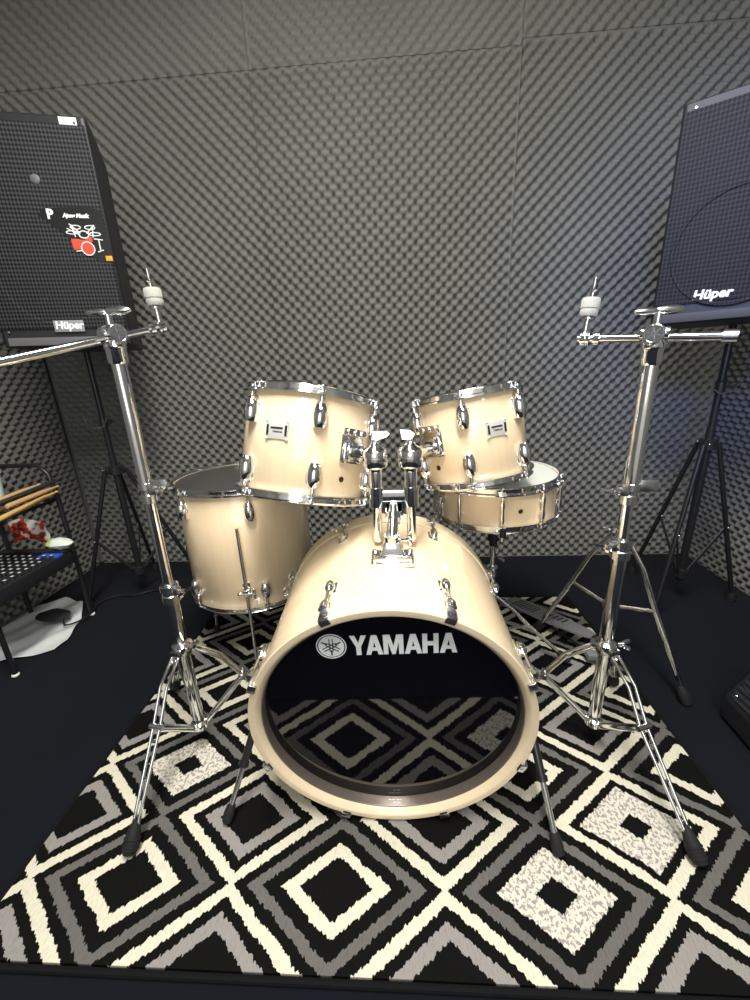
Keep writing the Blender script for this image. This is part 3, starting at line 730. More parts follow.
def boom_stand(label, c, feet, ztop_tri, tiltA, boom0, boom1, clamps, rad, wing_side, head_z, tilter):
    root = thing('boom_cymbal_stand', label, 'cymbal stand', (c[0], c[1], 0))
    cx, cy = c
    tripod(root, c, ztop_tri, ztop_tri - .115, .125, .085, feet)
    MB().tube([(cx, cy, .070), (cx, cy, .078), (cx, cy, clamps[0])], [.010, rad[0], rad[0]], 24).build('base_tube', 'chrome', root, world=True)
    MB().tube([(cx, cy, clamps[0]), (cx, cy, clamps[1])], rad[1], 24).build('middle_tube', 'chrome', root, world=True)
    MB().tube([(cx, cy, clamps[1]), (cx, cy, head_z - .03)], rad[2], 24).build('upper_tube', 'chrome', root, world=True)
    for k, zc_ in enumerate(clamps):
        m = MB().lathe([(rad[k] + .001, -.026), (rad[k] + .005, -.024), (rad[k] + .005, -.006), (rad[k] + .003, -.004), (rad[k] + .003, .004), (rad[k] + .006, .006), (rad[k] + .006, .020), (rad[k] + .001, .022)], 24, Matrix.Translation((cx, cy, zc_)))
        m.box((cx + wing_side * .018, cy - .006, zc_ + .006), (.020, .014, .020), bev=.003)
        if k == 1: m.box((cx + .032, cy - .006, zc_ + .016), (.036, .008, .026), bev=.003)
        mo = m.build('memory_clamp', 'satin_chrome', root, world=True)
        wing(MB(), Vector((cx + wing_side * .026, cy - .008, zc_ + .006)), (wing_side, -.25, .05), 1.15).build('wing_bolt', 'chrome', mo, world=True)
    # tilter head
    hz = head_z
    m = MB().lathe([(.015, -.045), (.018, -.040), (.018, -.018), (.020, -.014), (.016, -.002), (.012, .004)], 24, Matrix.Translation((cx, cy, hz)))
    m.box((cx, cy, hz + .004), (.034, .030, .034), bev=.007)
    d = (Vector(boom1) - Vector(boom0)).normalized()
    sd = d.cross(Vector((0, 0, 1))).normalized()
    if sd.y > 0: sd = -sd
    Pm = Vector((cx, cy, hz + .010))
    for q in (-1, 1):
        m.tube([Pm + sd * q * .010 - d * .0, Pm + sd * q * .021], .0175, 24)
    m.tube([Pm - d * .022, Pm + d * .022], .0125, 20)
    ho = m.build('tilter_head', 'chrome', root, world=True)
    # embossed round cap with fork mark
    Xc = Matrix.Translation(Pm + sd * .0212) @ frame_from(sd)
    m = MB().lathe([(.0135, -.0008), (.0145, .0012), (.0155, .0012), (.0165, -.0008)], 28, Xc, closed=True)
    for k in range(3): m.box((0, 0, .0004), (.0024, .022, .0012), Xc @ Matrix.Rotation(R(60 * k + 10), 4, 'Z'))
    m.build('round_cap', 'satin_chrome', ho, world=True)
    # big wing nut
    W = Matrix.Translation(Pm + Vector((0, 0, .028)))
    m = MB().cyl((0, 0, -.014), (0, 0, .006), .0065, 12, X=W)
    m.ell((.020, 0, .012), (.027, .008, .0085), W).ell((-.020, 0, .011), (.024, .007, .0065), W)
    m.build('wing_nut', 'satin_chrome', ho, world=True)
    MB().tube([boom0, boom1], [.0085, .0068], 18).build('boom_arm', 'chrome', root, world=True)
    b0 = Vector(boom0)
    if tiltA: MB().tube([b0 - d * .004, b0 + d * .016], .0115, 18).build('end_cap', 'satin_chrome', root, world=True)
    # cymbal tilter on the far end
    E_ = Vector(boom1); tz = Vector(tilter).normalized()
    m = MB().tube([E_ - d * .030, E_ - d * .020], .0120, 18).tube([E_ - d * .012, E_ - d * .006], .0135, 18)
    m.tube([E_ - d * .004, E_ + d * .004], .013, 18).tube([E_ - d * .034, E_ + d * .010], .0055, 12)
    for k in range(14):
        t = 2 * pi * k / 14; u_ = d.orthogonal().normalized(); v_ = d.cross(u_)
        q_ = E_ - d * .009 + (u_ * math.cos(t) + v_ * math.sin(t)) * .0135
        m.box(q_, (.0025, .0025, .0025))
    m.tube([E_, E_ + tz * .012], .0072, 12)
    to = m.build('cymbal_tilter', 'chrome', root, world=True)
    MB().tube([E_ + tz * .010, E_ + tz * .112], .0030, 10).tube([E_ + tz * .010, E_ + tz * .040], .0052, 12).tube([E_ + tz * .036, E_ + tz * .040], .011, 16).build('tilter_rod', 'chrome', to, world=True)
    Xz = Matrix.Translation(E_ + tz * .041) @ frame_from(tz)
    m = MB().lathe([(.0001, 0), (.0150, .001), (.0165, .004), (.0165, .012), (.0160, .0145), (.0172, .016), (.0172, .030), (.0155, .0345), (.0001, .0355)], 24, Xz)
    m.build('felt_washer', 'felt', to, world=True)
    m = MB(); wing(m, E_ + tz * .080, tz, .75); m.build('cymbal_nut', 'chrome', to, world=True)
    return root
cL = (-0.540, 0.800)
boom_stand('chrome boom cymbal stand left of the kit, arm reaching out of frame', cL,
           [(-0.575, 0.560), (-0.305, 0.885), (-0.715, 0.985)], .325, False,
           (-0.70, 0.52, 0.955), (-0.500, 0.905, 1.060), (.480, .725), (.0145, .0105, .0135), 1, 1.030, (-.06, 0.0, 1))
cR = (0.478, 0.820)
boom_stand('chrome boom cymbal stand right of the kit, arm pointing at right speaker', cR,
           [(0.556, 0.573), (0.625, 1.010), (0.240, 0.900)], .310, True,
           (0.571, 0.755, 0.982), (0.382, 0.895, .996), (.565, .690), (.0145, .0105, .0145), -1, .985, (.10, 0, 1))

# hi-hat stand behind the right boom stand
cH = (0.640, 1.115)
hh = thing('hi_hat_stand', 'chrome hi-hat stand without cymbals, partly hidden behind right boom stand', 'hi-hat stand', (cH[0], cH[1], 0))
hx_, hy_ = cH
MB().tube([(hx_, hy_, .05), (hx_, hy_, .46)], .0125, 20).build('base_tube', 'chrome', hh, world=True)
MB().tube([(hx_, hy_, .46), (hx_, hy_, .70)], .010, 20).build('upper_tube', 'chrome', hh, world=True)
MB().tube([(hx_, hy_, .70), (hx_, hy_, .86)], .003, 8).build('pull_rod', 'chrome', hh, world=True)
sp = [(hx_ + .019 * math.cos(k * .6), hy_ + .019 * math.sin(k * .6), .40 + k * .0011) for k in range(62)]
so = MB().tube(sp, .0022, 6).build('spring', 'chrome', hh, world=True)
MB().lathe([(.014, -.016), (.020, -.012), (.020, .012), (.014, .018)], 20, Matrix.Translation((hx_, hy_, .475))).build('height_clamp', 'chrome', hh, world=True)
hfeet = [(0.500, 1.285), (0.800, 0.968)]
for fx, fy in hfeet:
    d = Vector((fx - hx_, fy - hy_, 0)).normalized()
    A0 = Vector((hx_, hy_, .465)) + d * .02; F = Vector((fx, fy, FZ + .032)) if fx < .7 else Vector((fx, fy, .036))
    J = A0.lerp(F, .48)
    lg = MB().tube([A0, A0.lerp(F, .2) + d * .012, J + d * .004, F], [.006, .0075, .0075, .0075], 10, flat=.6).build('leg', 'chrome', hh, world=True)
    MB().lathe([(.0001, -.034), (.014, -.032), (.016, -.015), (.012, .012), (.007, .02)], 14, Matrix.Translation(F) @ frame_from(A0 - F)).build('rubber_foot', 'rubber', lg, world=True)
    MB().tube([Vector((hx_, hy_, .235)) + d * .01, J], .006, 8, flat=.4).build('brace', 'chrome', hh, world=True)
co = MB().lathe([(.014, -.014), (.022, -.010), (.022, .010), (.014, .014)], 20, Matrix.Translation((hx_, hy_, .465))).build('tripod_collar', 'chrome', hh, world=True)
wing(MB(), Vector((hx_ - .02, hy_ - .01, .485)), (-.9, -.3, .3), 1.2).build('wing_bolt', 'chrome', co, world=True)
MB().lathe([(.013, -.010), (.018, -.008), (.018, .008), (.013, .010)], 20, Matrix.Translation((hx_, hy_, .235))).build('brace_collar', 'chrome', hh, world=True)
heel = Vector((0.455, 1.475, .022)); toe = Vector((0.628, 1.155, .085))
dd = (toe - heel); dl = dd.length; dx = dd.normalized(); sx_ = Vector((dx.y, -dx.x, 0)).normalized(); nz_ = sx_.cross(dx)
XF = Matrix.Translation(heel) @ Matrix((sx_, dx, nz_)).transposed().to_4x4()
fp = [(-.036, 0), (.036, 0), (.040, .04), (.040, dl * .55), (.026, dl * .92), (.016, dl), (-.016, dl), (-.026, dl * .92), (-.040, dl * .55), (-.040, .04)]
fb = MB().prism(fp, 0, .006, XF).build('footboard', 'footboard', hh, world=True)
m = MB()
for r_ in range(5):
    m.box((-.012 + 0.0, .17 + r_ * .020, .0065), (.030, .007, .002), XF)
for r_ in range(8): m.box((0, .03 + r_ * .014, .007), (.06 - .002 * r_, .003, .002), XF)
m.build('grip_ridges', 'black_metal', fb, world=True)
MB().box((0, -.012, -.006), (.085, .03, .014), XF, bev=.003).build('heel_plate', 'footboard', hh, world=True)
MB().tube([toe, (hx_, hy_, .12), (hx_, hy_, .16)], .004, 8).build('chain', 'dark_metal', hh, world=True)
MB().box((hx_, hy_ + .01, .045), (.09, .05, .018), bev=.004).box((hx_, hy_, .03), (.03, .06, .03), bev=.004).build('pedal_frame', 'footboard', hh, world=True)
MB().tube([heel, (hx_, hy_, .03)], .004, 8).build('radius_rod', 'dark_metal', hh, world=True)

# snare stand
cS = (0.300, 1.205)
ss = thing('snare_stand', 'snare drum stand with black basket clamp under the shallow drum', 'snare stand', (cS[0], cS[1], 0))
MB().tube([(cS[0], cS[1], .06), (cS[0], cS[1], .30)], .0125, 18).build('base_tube', 'satin_chrome', ss, world=True)
MB().tube([(cS[0], cS[1], .30), (cS[0], cS[1], .475)], .0095, 18).build('upper_tube', 'chrome', ss, world=True)
mo = MB().lathe([(.012, -.018), (.018, -.014), (.018, .014), (.012, .02)], 20, Matrix.Translation((cS[0], cS[1], .31))).build('height_clamp', 'chrome', ss, world=True)
wing(MB(), Vector((cS[0] - .016, cS[1] - .008, .315)), (-.9, -.4, 0), 1.2).build('wing_bolt', 'chrome', mo, world=True)
wing(MB(), Vector((cS[0] + .016, cS[1] - .008, .36)), (.9, -.4, 0), 1.0).build('wing_bolt', 'chrome', mo, world=True)
MB().lathe([(.010, .400), (.013, .402), (.013, .418), (.019, .420), (.019, .450), (.014, .455), (.012, .475)], 20, Matrix.Translation((cS[0], cS[1], 0))).build('basket_clamp', 'black_plastic', ss, world=True)
for k in range(3):
    t = R(-95 + 120 * k); e = Vector((math.cos(t), math.sin(t), 0)); c0 = Vector((cS[0], cS[1], .478))
    rim = Vector((X_SN.translation.x, X_SN.translation.y, .512)) + e * .192
    ba = MB().tube([c0, c0 + e * .03 + Vector((0, 0, .006)), c0.lerp(rim, .7) + Vector((0, 0, -.008)), rim + Vector((0, 0, .0)), rim + Vector((0, 0, .030)) + e * .002], [.006, .006, .005, .005, .005], 10).build('basket_arm', 'chrome', ss, world=True)
    MB().lathe([(.0001, -.012), (.008, -.010), (.009, 0), (.008, .012), (.0001, .014)], 12, Matrix.Translation(rim + Vector((0, 0, .020)))).build('rubber_tip', 'rubber', ba, world=True)
for k, t in enumerate((R(-20), R(100), R(220))):
    e = Vector((math.cos(t), math.sin(t), 0)); A0 = Vector((cS[0], cS[1], .215)) + e * .018; F = Vector((cS[0], cS[1], FZ + .028)) + e * .235
    J = A0.lerp(F, .5)
    lg = MB().tube([A0, A0.lerp(F, .25) + e * .006, J, F], .0068, 10, flat=.6).build('leg', 'satin_chrome', ss, world=True)
    MB().lathe([(.0001, -.028), (.013, -.026), (.014, -.01), (.010, .012), (.006, .018)], 14, Matrix.Translation(F) @ frame_from(A0 - F)).build('rubber_foot', 'rubber', lg, world=True)
    MB().tube([Vector((cS[0], cS[1], .075)) + e * .01, J], .0055, 8, flat=.4).build('brace', 'satin_chrome', ss, world=True)
MB().lathe([(.013, -.014), (.021, -.010), (.021, .010), (.013, .014)], 20, Matrix.Translation((cS[0], cS[1], .215))).build('tripod_collar', 'satin_chrome', ss, world=True)

# ------------------------------------------------------------------ speakers
M['strip_dark'] = mat('dark_strip', (0.04, 0.04, 0.045), 0.6)
def speaker(label, FL, FR, z0, z1, depth, taper, gm, side):
    """FL, FR: front bottom corners (x, y) seen from the front; cabinet narrows to the back"""
    FL = Vector((*FL, 0)); FR = Vector((*FR, 0)); u = (FR - FL).normalized(); W_ = (FR - FL).length
    nn = Vector((u.y, -u.x, 0))      # towards the viewer
    X = Matrix.Translation((FL.x, FL.y, z0)) @ Matrix((u, -nn, Vector((0, 0, 1)))).transposed().to_4x4()  # x right, y back, z up
    H_ = z1 - z0
    s = thing('pa_speaker', label, 'speaker', X)
    bm = bmesh.new()
    c = .035
    pts = [(0.0, .008), (0.008, 0), (W_ - .008, 0), (W_, .008), (W_ - .01, depth * .25), (W_ - taper, depth), (taper, depth), (.01, depth * .25)]
    m = MB(); m.prism(pts, 0, H_)
    o = m.build('cabinet', 'black_plastic', s, ang=25)
    bv = o.modifiers.new('bevel', 'BEVEL'); bv.width = .006; bv.segments = 2; bv.limit_method = 'ANGLE'
    g = MB().box((W_ / 2, -.001, H_ / 2 + .015), (W_ - .014, .008, H_ - .075), bev=.003)
    go = g.build('grille', gm, s)
    MB().box((W_ / 2, -.0015, .016), (W_ - .04, .004, .024), bev=.0015).build('bottom_strip', 'strip' if side < 0 else 'strip_dark', s)
    # woofer ring and driver seen faintly behind the mesh
    mr = MB().lathe([(.140, 0), (.143, .0006 if side < 0 else .003), (.149, .0006 if side < 0 else .003), (.152, 0)], 64, Matrix.Translation((W_ * .5, -.0048, H_ * .34)) @ Matrix.Rotation(pi / 2, 4, 'X'), closed=True)
    mr.build('woofer_ring', gm, s)
    MB().lathe([(.0001, .003), (.007, .0028), (.012, .001), (.013, 0)], 20, Matrix.Translation((W_ * .56, -.0048, H_ * .74)) @ Matrix.Rotation(pi / 2, 4, 'X')).build('tweeter_dot', 'strip', s)
    for sx in (.03, W_ - .03):
        for sz in (.045, H_ - .02):
            MB().lathe([(.0001, .002), (.003, .0018), (.004, 0)], 10, Matrix.Translation((sx, -.005, sz)) @ Matrix.Rotation(pi / 2, 4, 'X')).build('screw', 'satin_chrome', s)
    return s, W_, H_
FRX = Matrix.Rotation(pi / 2, 4, 'X')
sL, WL, HL = speaker('black speaker on pole at left with drum kit sticker and white tag', (-1.245, 1.300), (-0.882, 1.400), 1.072, 1.690, .30, .055, 'grille', -1)
def on_face(x, z, y=-.0062): return Matrix.Translation((x, y, z)) @ FRX
# name plate bottom centre
px_, pz_ = WL * .54, .060
pl = MB().box((0, 0, 0), (.086, .034, .003), on_face(px_, pz_), bev=.0008).build('name_plate', 'grey_print', sL)
text_part('Hüper', .031, on_face(px_ - .039, pz_ - .008, -.0082), 'white_print', pl, 'lettering', bold=.0012, shear=.12, world=False)
MB().box((0, 0, 0), (.046, .034, .0015), on_face(WL - .046, HL - .024, -.0042), bev=.0003).build('white_tag', 'paper', sL)
# sticker
sx0, sz0 = WL * .745, HL * .515
stk = MB().prism([(-.070, .066), (.045, .074), (.085, .066), (.094, -.076), (.055, -.074), (-.050, .018), (-.085, .048)], -.0004, .0004, on_face(sx0, sz0, -.0056)).build('sticker', 'black_print', sL)
text_part('P', .034, on_face(sx0 - .062, sz0 + .040, -.0066), 'white_print', stk, 'lettering', bold=.0016, depth=.0003, world=False)
text_part('Ajeng Musik', .0140, on_face(sx0 - .020, sz0 + .044, -.0066), 'white_print', stk, 'lettering', bold=.0009, shear=.25, depth=.0003, world=False)
Xs = on_face(sx0 + .026, sz0 - .008, -.0068) @ Matrix.Scale(.86, 4)
def ring(m, x, y, rx, ry, w_, X, n=24):
    vs = []; 
    for k in range(n):
        t = 2 * pi * k / n
        vs.append((x + (rx) * math.cos(t), y + ry * math.sin(t)))
    m.tube([(p[0], p[1], 0) for p in vs], w_, 6, X, closed=True)
dk = MB()
ring(dk, 0, .008, .016, .011, .0022, Xs); ring(dk, -.022, .030, .016, .006, .0018, Xs); ring(dk, .024, .030, .016, .006, .0018, Xs)
ring(dk, -.036, .014, .018, .005, .0018, Xs); ring(dk, .036, .010, .018, .005, .0018, Xs)
for a_, b_ in (((-.040, .040), (-.010, .012)), ((.040, .038), (.010, .012)), ((-.034, .038), (-.028, 0)), ((.034, .038), (.028, 0)), ((-.050, .026), (-.012, .006)), ((.044, -.005), (.044, -.040)), ((.030, -.005), (.058, -.008)), ((.034, -.046), (.054, -.040)), ((-.036, -.045), (-.014, -.042))):
    dk.tube([(a_[0], a_[1], 0), (b_[0], b_[1], 0)], .0020, 6, Xs)
ring(dk, .004, -.036, .021, .021, .0020, Xs)
dk.build('drum_kit_outline', 'white_print', stk)
rd = MB().lathe([(.0001, 0), (.0185, 0), (.0185, .0008), (.0001, .0008)], 28, Xs @ Matrix.Translation((.004, -.036, 0)))
rd.prism([(-.044, -.006), (-.018, -.006), (-.016, -.038), (-.042, -.040)], 0, .0009, Xs).prism([(.002, .000), (.024, .002), (.024, -.014), (.002, -.014)], 0, .001, Xs).prism([(-.020, -.008), (.002, -.008), (.0, -.022), (-.018, -.022)], 0, .0007, Xs)
rd.build('red_drum_print', 'red', stk)
MB().box((.066, -.066, .0005), (.022, .016, .001), Xs, bev=.0003).build('orange_mark', 'orange', stk)
# right speaker
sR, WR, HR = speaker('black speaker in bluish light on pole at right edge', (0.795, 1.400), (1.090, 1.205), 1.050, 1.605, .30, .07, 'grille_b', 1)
text_part('Hüper', .034, on_face(WR * .27, .062, -.0066), 'white_print', sR, 'lettering', bold=.0012, shear=.12, world=False)

def speaker_stand(label, c, top, zhub, feet, knob):
    r_ = thing('speaker_stand', label, 'speaker stand', (c[0], c[1], 0))
    cx, cy = c
    MB().tube([(cx, cy, .10), (cx, cy, zhub + .06)], .0135, 20).build('lower_pole', 'black_tube', r_, world=True)
    MB().tube([(cx, cy, zhub + .05), (cx, cy, top)], .0110, 20).build('upper_pole', 'black_tube', r_, world=True)
    k_ = MB().lathe([(.012, -.02), (.016, -.018), (.016, .016), (.012, .02)], 20, Matrix.Translation((cx, cy, zhub + .20))).build('height_collar', 'black_metal', r_, world=True)
    MB().tube([(cx + .01, cy - .01, zhub + .20), (cx + .04, cy - .02, zhub + .205)], .004, 10).tube([(cx + .04, cy - .02, zhub + .205), (cx + .046, cy - .022, zhub + .205)], .010, 16).build('locking_knob', 'black_metal', k_, world=True)
    pn = [(cx + .04, cy - .03, zhub + .22), (cx + .02, cy - .03, zhub + .185), (cx - .02, cy - .03, zhub + .18), (cx - .05, cy - .03, zhub + .20), (cx - .055, cy - .03, zhub + .22)]
    MB().tube(pn, .0022, 6).build('safety_pin', 'satin_chrome', k_, world=True)
    m = MB().lathe([(.015, -.02), (.024, -.018), (.024, .014), (.015, .02)], 20, Matrix.Translation((cx, cy, zhub)))
    ho = m.build('hub', 'black_metal', r_, world=True)
    for fx, fy in feet:
        d = Vector((fx - cx, fy - cy, 0)).normalized(); s_ = Vector((-d.y, d.x, 0))
        A0 = Vector((cx, cy, zhub)) + d * .038; F = Vector((fx, fy, .025))
        lg = MB().tube([A0, A0.lerp(F, .5), F], .0085, 12).build('leg', 'black_tube', r_, world=True)
        MB().lathe([(.0001, -.025), (.016, -.024), (.016, .0), (.012, .015)], 14, Matrix.Translation(F) ).build('rubber_foot', 'rubber', lg, world=True)
        MB().box(A0 - d * .012, (.014, .014, .036), bev=.003).build('leg_joint', 'black_metal', ho, world=True)
        MB().ell(A0 + Vector((0, 0, .006)) + s_ * .012 + Vector((0, -.008, 0)), (.004, .004, .004)).build('bolt', 'satin_chrome', ho, world=True)
        J = A0.lerp(F, .52)
        b_ = MB().tube([Vector((cx, cy, .13)) + d * .02, J], .007, 8, flat=.4).build('brace', 'black_metal', r_, world=True)
        MB().ell(J + Vector((0, -.011, 0)), (.004, .004, .004)).build('bolt', 'satin_chrome', lg, world=True)
    MB().lathe([(.018, -.02), (.026, -.016), (.026, .016), (.018, .02)], 16, Matrix.Translation((cx, cy, .13))).build('brace_hub', 'black_metal', r_, world=True)
    return r_
speaker_stand('black tripod speaker stand under the left speaker with the sticker', (-1.200, 1.600), 1.080, .600, [(-1.390, 1.490), (-1.000, 1.740), (-1.30, 1.85)], 0)
speaker_stand('black tripod speaker stand under the right speaker', (1.125, 1.505), 1.055, .650, [(0.975, 1.395), (1.34, 1.50), (1.08, 1.74)], 0)

# floor monitor at the right edge
mo = thing('floor_monitor', 'black wedge floor monitor lying on the carpet at right edge', 'speaker', (0.838, 0.500, 0))
prof = [(0.0, 0.012), (0.0, .075), (0.13, .300), (.32, .300), (.38, .012)]
m = MB()
k = len(prof); y0, y1 = 0.0, 0.42
vs = [(p[0], y0, p[1]) for p in prof] + [(p[0], y1, p[1]) for p in prof]
fs = [list(range(k)), list(range(2 * k - 1, k - 1, -1))] + [[i, k + i, k + (i + 1) % k, (i + 1) % k] for i in range(k)]
RM = Matrix.Rotation(R(-4), 4, 'Z')
m.add(vs, fs, RM); o = m.build('cabinet', 'black_plastic', mo, ang=25)
bv = o.modifiers.new('bevel', 'BEVEL'); bv.width = .006; bv.segments = 2; bv.limit_method = 'ANGLE'
Xg = RM @ Matrix.Translation((.065, .21, .1875)) @ Matrix.Rotation(-math.atan2(.225, .13), 4, 'Y')
MB().box((0, 0, .002), (.235, .39, .008), Xg, bev=.002).build('grille', 'grille_b', mo)
for sx in (-.105, .105):
    for sy in (-.18, .18): MB().ell((sx, sy, .007), (.004, .004, .0025), Xg).build('screw', 'satin_chrome', mo)
for sx in (.04, .36):
    for sy in (.04, .38): MB().cyl((sx, sy, 0.001), (sx, sy, .014), .012, 12, X=RM).build('foot', 'rubber', mo)

# ------------------------------------------------------------------ rack at left with its things
rk = thing('metal_rack', 'black metal tube rack holding mixer and drumsticks at left edge', 'rack', (-1.46, 1.22, 0))
rx0, rx1, ry0, ry1 = -1.61, -1.335, 1.065, 1.430
ztop, zmid, zup = .665, .285, .528
def frame_side(x, y0, y1):
    pts = [(x, y0, 0.012), (x, y0, ztop - .22)]
    return pts
m = MB()
for x in (rx1,):
    m2 = MB().tube([(x, ry0, .012), (x, ry0, .30)], .0085, 12).build('leg', 'black_tube', rk, world=True)
    MB().ell((x, ry0, .008), (.012, .012, .008)).build('foot_glide', 'paper', m2, world=True)
    m2 = MB().tube([(x, ry1, .012), (x, ry1, ztop - .10), (x - .010, ry1, ztop - .035), (x - .045, ry1, ztop), (x - .30, ry1, ztop)], .0085, 12).build('leg', 'black_tube', rk, world=True)
    MB().ell((x, ry1, .008), (.012, .012, .008)).build('foot_glide', 'paper', m2, world=True)
m2 = MB().tube([(rx0, ry0, .012), (rx0, ry0, .30)], .0085, 12).build('leg', 'black_tube', rk, world=True)
MB().ell((rx0, ry0, .008), (.012, .012, .008)).build('foot_glide', 'paper', m2, world=True)
MB().tube([(rx0, ry1, .012), (rx0, ry1, ztop)], .0085, 12).build('leg', 'black_tube', rk, world=True)
m = MB().tube([(rx0, ry0, zmid), (rx1, ry0, zmid), (rx1, ry1, zmid), (rx0, ry1, zmid)], .007, 10, closed=True)
for k in range(10):
    yy = ry0 + (ry1 - ry0) * (k + .5) / 10; m.tube([(rx0, yy, zmid + .004), (rx1, yy, zmid + .004)], .0025, 6)
m.build('lower_shelf', 'black_tube', rk, world=True)
m = MB().tube([(rx0, 1.10, zup), (rx1, 1.10, zup), (rx1, ry1, zup), (rx0, ry1, zup)], .006, 10, closed=True)
for k in range(5):
    yy = 1.10 + (ry1 - 1.10) * (k + .5) / 5; m.tube([(rx0, yy, zup + .003), (rx1, yy, zup + .003)], .0025, 6)
m.build('upper_shelf', 'black_tube', rk, world=True)

# mixer on the lower shelf
MX = Matrix.Translation((-1.398, 1.195, zmid + .010))
mxr = thing('audio_mixer', 'black mixing desk with rows of pale knobs on the rack', 'mixer', MX)
mw, md, mh = .27, .30, .05
o = MB().box((0, 0, mh / 2), (mw, md, mh), bev=.004).build('body', 'black_plastic', mxr)
MB().box((.0, md / 2 - .018, mh + .006), (mw, .034, .012), bev=.003).build('rear_ledge', 'black_metal', mxr)
MB().box((mw / 2 - .040, md / 2 - .052, mh + .003), (.078, .030, .008), bev=.002).build('blue_strip', 'blue_plastic', mxr)
kn = None
for i in range(9):
    for j in range(9):
        P = Matrix.Translation((-mw / 2 + .022 + i * .0283, -md / 2 + .022 + j * .0265, mh))
        if kn is None:
            kn = MB().lathe([(.0078, 0), (.0072, .006), (.0062, .011), (.0001, .0115)], 12).build('knob', 'black_metal', mxr)
            MB().box((0, .0008, .0118), (.0095, .0075, .0008)).build('knob_cap', 'knob_white', kn); kn.matrix_local = P
        else:
            if (i * 7 + j * 3) % 11 != 0: copy_part(kn, P, mxr)

# drumsticks on the upper shelf
def ext(a, b, k=.55):
    a = Vector(a); b = Vector(b); return a - (b - a) * k
stick = [(ext((-1.375, 1.25, .583), (-1.36, 1.40, .597)), (-1.36, 1.40, .597), 'stick_tan', 'tan drumstick lying farthest back on the rack top shelf'),
         (ext((-1.322, 1.25, .590), (-1.302, 1.42, .606)), (-1.302, 1.42, .606), 'stick_black', 'dark drumstick lying between two tan ones on the rack'),
         (ext((-1.325, 1.18, .566), (-1.31, 1.30, .574)), (-1.31, 1.30, .574), 'stick_brown', 'short dark brown drumstick behind the yellow one on the rack'),
         (ext((-1.268, 1.24, .588), (-1.290, 1.40, .588)), (-1.290, 1.40, .588), 'stick_tan', 'light brown drumstick just behind the yellow one, reaching the rack corner'),
         (ext((-1.300, 1.16, .545), (-1.318, 1.42, .562)), (-1.318, 1.42, .562), 'stick_yellow', 'yellowish drumstick lying nearest the front of the rack top shelf')]
for i, (a_, b_, mm, lb) in enumerate(stick):
    a_ = Vector(a_); b_ = Vector(b_); L = (b_ - a_).length
    X = Matrix.Translation(a_) @ frame_from(b_ - a_)
    r0 = .0085
    st = MB().lathe([(.0001, 0), (r0 * .8, .002), (r0, .008), (r0, L - .075), (r0 * .45, L - .016), (r0 * .42, L - .012), (r0 * .62, L - .007), (r0 * .45, L - .001), (.0001, L)], 14, X if i != 4 else X)
    o = st.build('drumstick', mm)
    tag(o, lb, 'drumstick', 'drumsticks on the rack')
# cup
cu = thing('plastic_cup', 'pale green-white cup standing at the left edge above the drumsticks', 'cup', (-1.515, 1.36, zup + .010))
MB().lathe([(.0001, 0), (.026, 0), (.036, .110), (.039, .112), (.039, .118), (.034, .118), (.025, .004), (.0001, .004)], 28).build('body', 'cup', cu)
# red and white packet
M['packet'] = mat('packet_print', (0.6, 0.1, 0.06), 0.5); n = N(M['packet'])
v_ = n.noise(n.coord(), 22, 3); r = n.new('ShaderNodeValToRGB'); r.color_ramp.interpolation = 'CONSTANT'
r.color_ramp.elements[0].color = (.05, .012, .010, 1); r.color_ramp.elements[1].position = .44; r.color_ramp.elements[1].color = (.38, .03, .02, 1)
e_ = r.color_ramp.elements.new(.52); e_.color = (.50, .48, .43, 1); n.t.links.new(v_, r.inputs[0]); n.color(r.outputs[0])
bm = bmesh.new(); gx, gy = 14, 10
m = MB(); vs = []; fs = []
for side in (0, 1):
    for j in range(gy + 1):
        for i in range(gx + 1):
            u, v = i / gx, j / gy
            puff = .016 * (math.sin(pi * u) * math.sin(pi * v)) ** .5 * (1 + .25 * math.sin(9 * u + 5 * v))
            vs.append((u * .15 - .075 + .008 * math.sin(6 * v), (puff if side else -puff * .8) , v * .085 + .010 * math.sin(5 * u)))
for side in (0, 1):
    o_ = side * (gx + 1) * (gy + 1)
    for j in range(gy):
        for i in range(gx):
            a_ = o_ + j * (gx + 1) + i; fs.append([a_, a_ + 1, a_ + gx + 2, a_ + gx + 1] if side else [a_ + gx + 1, a_ + gx + 2, a_ + 1, a_])
m.add(vs, fs, Matrix.Translation((-1.445, 1.375, zmid + .088)) @ Matrix.Rotation(R(-12), 4, 'X') @ Matrix.Rotation(R(-6), 4, 'Y'))
tag(m.build('snack_packet', 'packet'), 'crumpled red and white packet standing behind the mixer', 'packet')
# white lump
M['tissue'] = mat('tissue_white', (0.70, 0.76, 0.66), 0.7); n = N(M['tissue'])
x, y, z = n.sep(n.coord())
f = n.math('LESS_THAN', n.math('ADD', x, n.math('MULTIPLY', n.noise(n.coord(), 60, 1), .01)), -.012)
n.color(n.mix(f, (.72, .77, .70), (.50, .66, .16)))
m = MB(); prof = []
for i in range(13):
    t = pi * i / 12; prof.append((max(math.sin(t) * (1 + .06 * math.sin(5 * t)), 1e-4), -math.cos(t)))
m.lathe(prof, 20, Matrix.Diagonal((.050, .028, .021, 1)))
for p in m.v: p += Vector((0, 0, .003 * math.sin(p.x * 160) * math.cos(p.y * 190)))
o = m.build('wadded_tissue', 'tissue'); o.location = (-1.292, 1.335, zmid + .095)
tag(o, 'small white wad with yellow-green patch beside the blue strip', 'tissue')

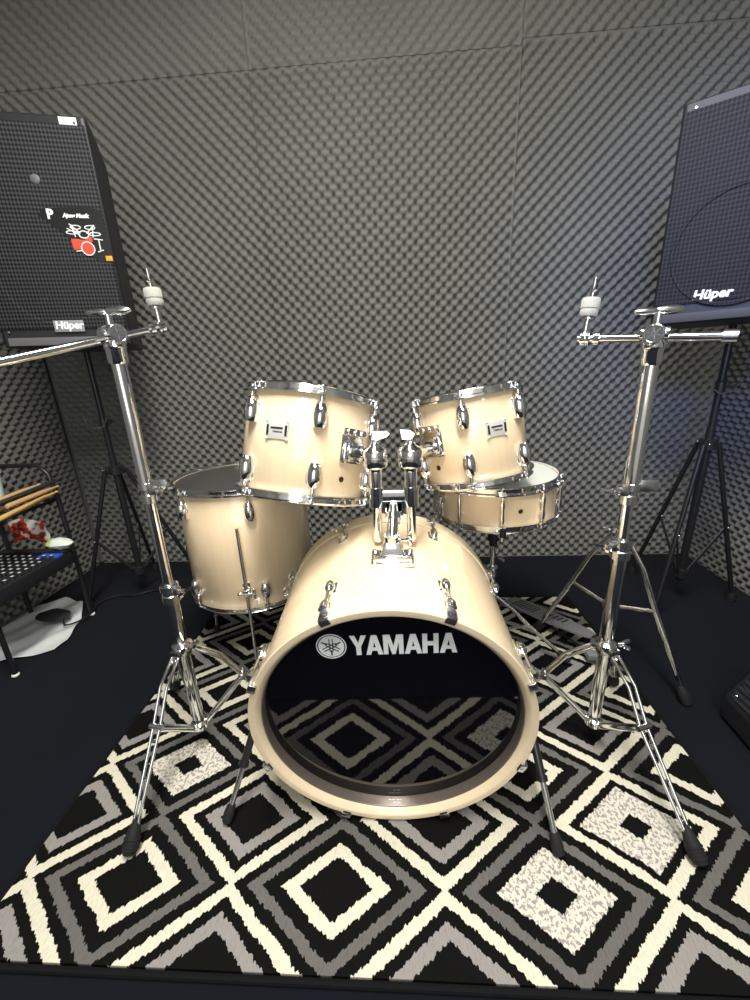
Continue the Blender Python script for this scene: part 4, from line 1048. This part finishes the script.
# plastic sheet on floor
poly = [(-1.72, 1.105), (-1.47, 1.125), (-1.36, 1.165), (-1.305, 1.195), (-1.30, 1.25), (-1.36, 1.40), (-1.44, 1.515), (-1.56, 1.56), (-1.72, 1.50)]
def inside(x, y, P):
    c_ = False; j = len(P) - 1
    for i in range(len(P)):
        if (P[i][1] > y) != (P[j][1] > y) and x < (P[j][0] - P[i][0]) * (y - P[i][1]) / (P[j][1] - P[i][1]) + P[i][0]: c_ = not c_
        j = i
    return c_
def sheet_z(x, y): return .010 + .006 * math.sin(31 * x + 12 * y) * math.sin(24 * y - 9 * x) + .003 * math.sin(60 * x - 33 * y)
bm = bmesh.new(); pv = [bm.verts.new((max(p[0], XL + .04), p[1], 0)) for p in poly]; fc = bm.faces.new(pv)
bmesh.ops.triangulate(bm, faces=[fc]); 
for _ in range(5): bmesh.ops.subdivide_edges(bm, edges=bm.edges[:], cuts=1, use_grid_fill=True)
for v in bm.verts: v.co.z = sheet_z(v.co.x, v.co.y)
me = bpy.data.meshes.new('plastic_sheet'); bm.to_mesh(me); bm.free()
M['sheet'] = mat('sheet_white', (0.72, 0.74, 0.74), 0.5)
me.materials.append(M['sheet']); me.polygons.foreach_set('use_smooth', [True] * len(me.polygons))
o = bpy.data.objects.new('plastic_sheet', me); COL.objects.link(o)
sd_ = o.modifiers.new('solid', 'SOLIDIFY'); sd_.thickness = .0008
tag(o, 'white crinkled sheet lying on the black floor under the rack', 'sheet')
# dark pouch on the sheet
m = MB(); m.lathe(prof, 24, Matrix.Diagonal((.065, .042, .018, 1)))
for p in m.v: p += Vector((0, 0, .004 * math.sin(p.x * 60) * math.cos(p.y * 70)))
M['cloth_dark'] = mat('cloth_dark', (.022, .022, .026), .85)
o = m.build('cloth_pouch', 'cloth_dark'); o.location = (-1.445, 1.365, .045); tag(o, 'dark soft pouch lying on the white sheet', 'pouch')
# cable
pts = [(-1.40, 1.36, .03), (-1.37, 1.33, .022), (-1.335, 1.36, .020), (-1.33, 1.43, .018), (-1.36, 1.50, .012), (-1.33, 1.57, .008), (-1.24, 1.58, .008), (-1.17, 1.62, .008), (-1.10, 1.60, .008)]
def smooth(P, n=6):
    out = []
    for i in range(len(P) - 1):
        p0, p1, p2, p3 = [Vector(P[max(0, min(len(P) - 1, k))]) for k in (i - 1, i, i + 1, i + 2)]
        for q in range(n):
            t = q / n
            out.append(.5 * ((2 * p1) + (-p0 + p2) * t + (2 * p0 - 5 * p1 + 4 * p2 - p3) * t * t + (-p0 + 3 * p1 - 3 * p2 + p3) * t ** 3))
    out.append(Vector(P[-1])); return out
tag(MB().tube(smooth(pts), .0035, 8).build('power_cable', 'black_plastic'), 'black cable trailing off the white sheet to the speaker stand', 'cable')
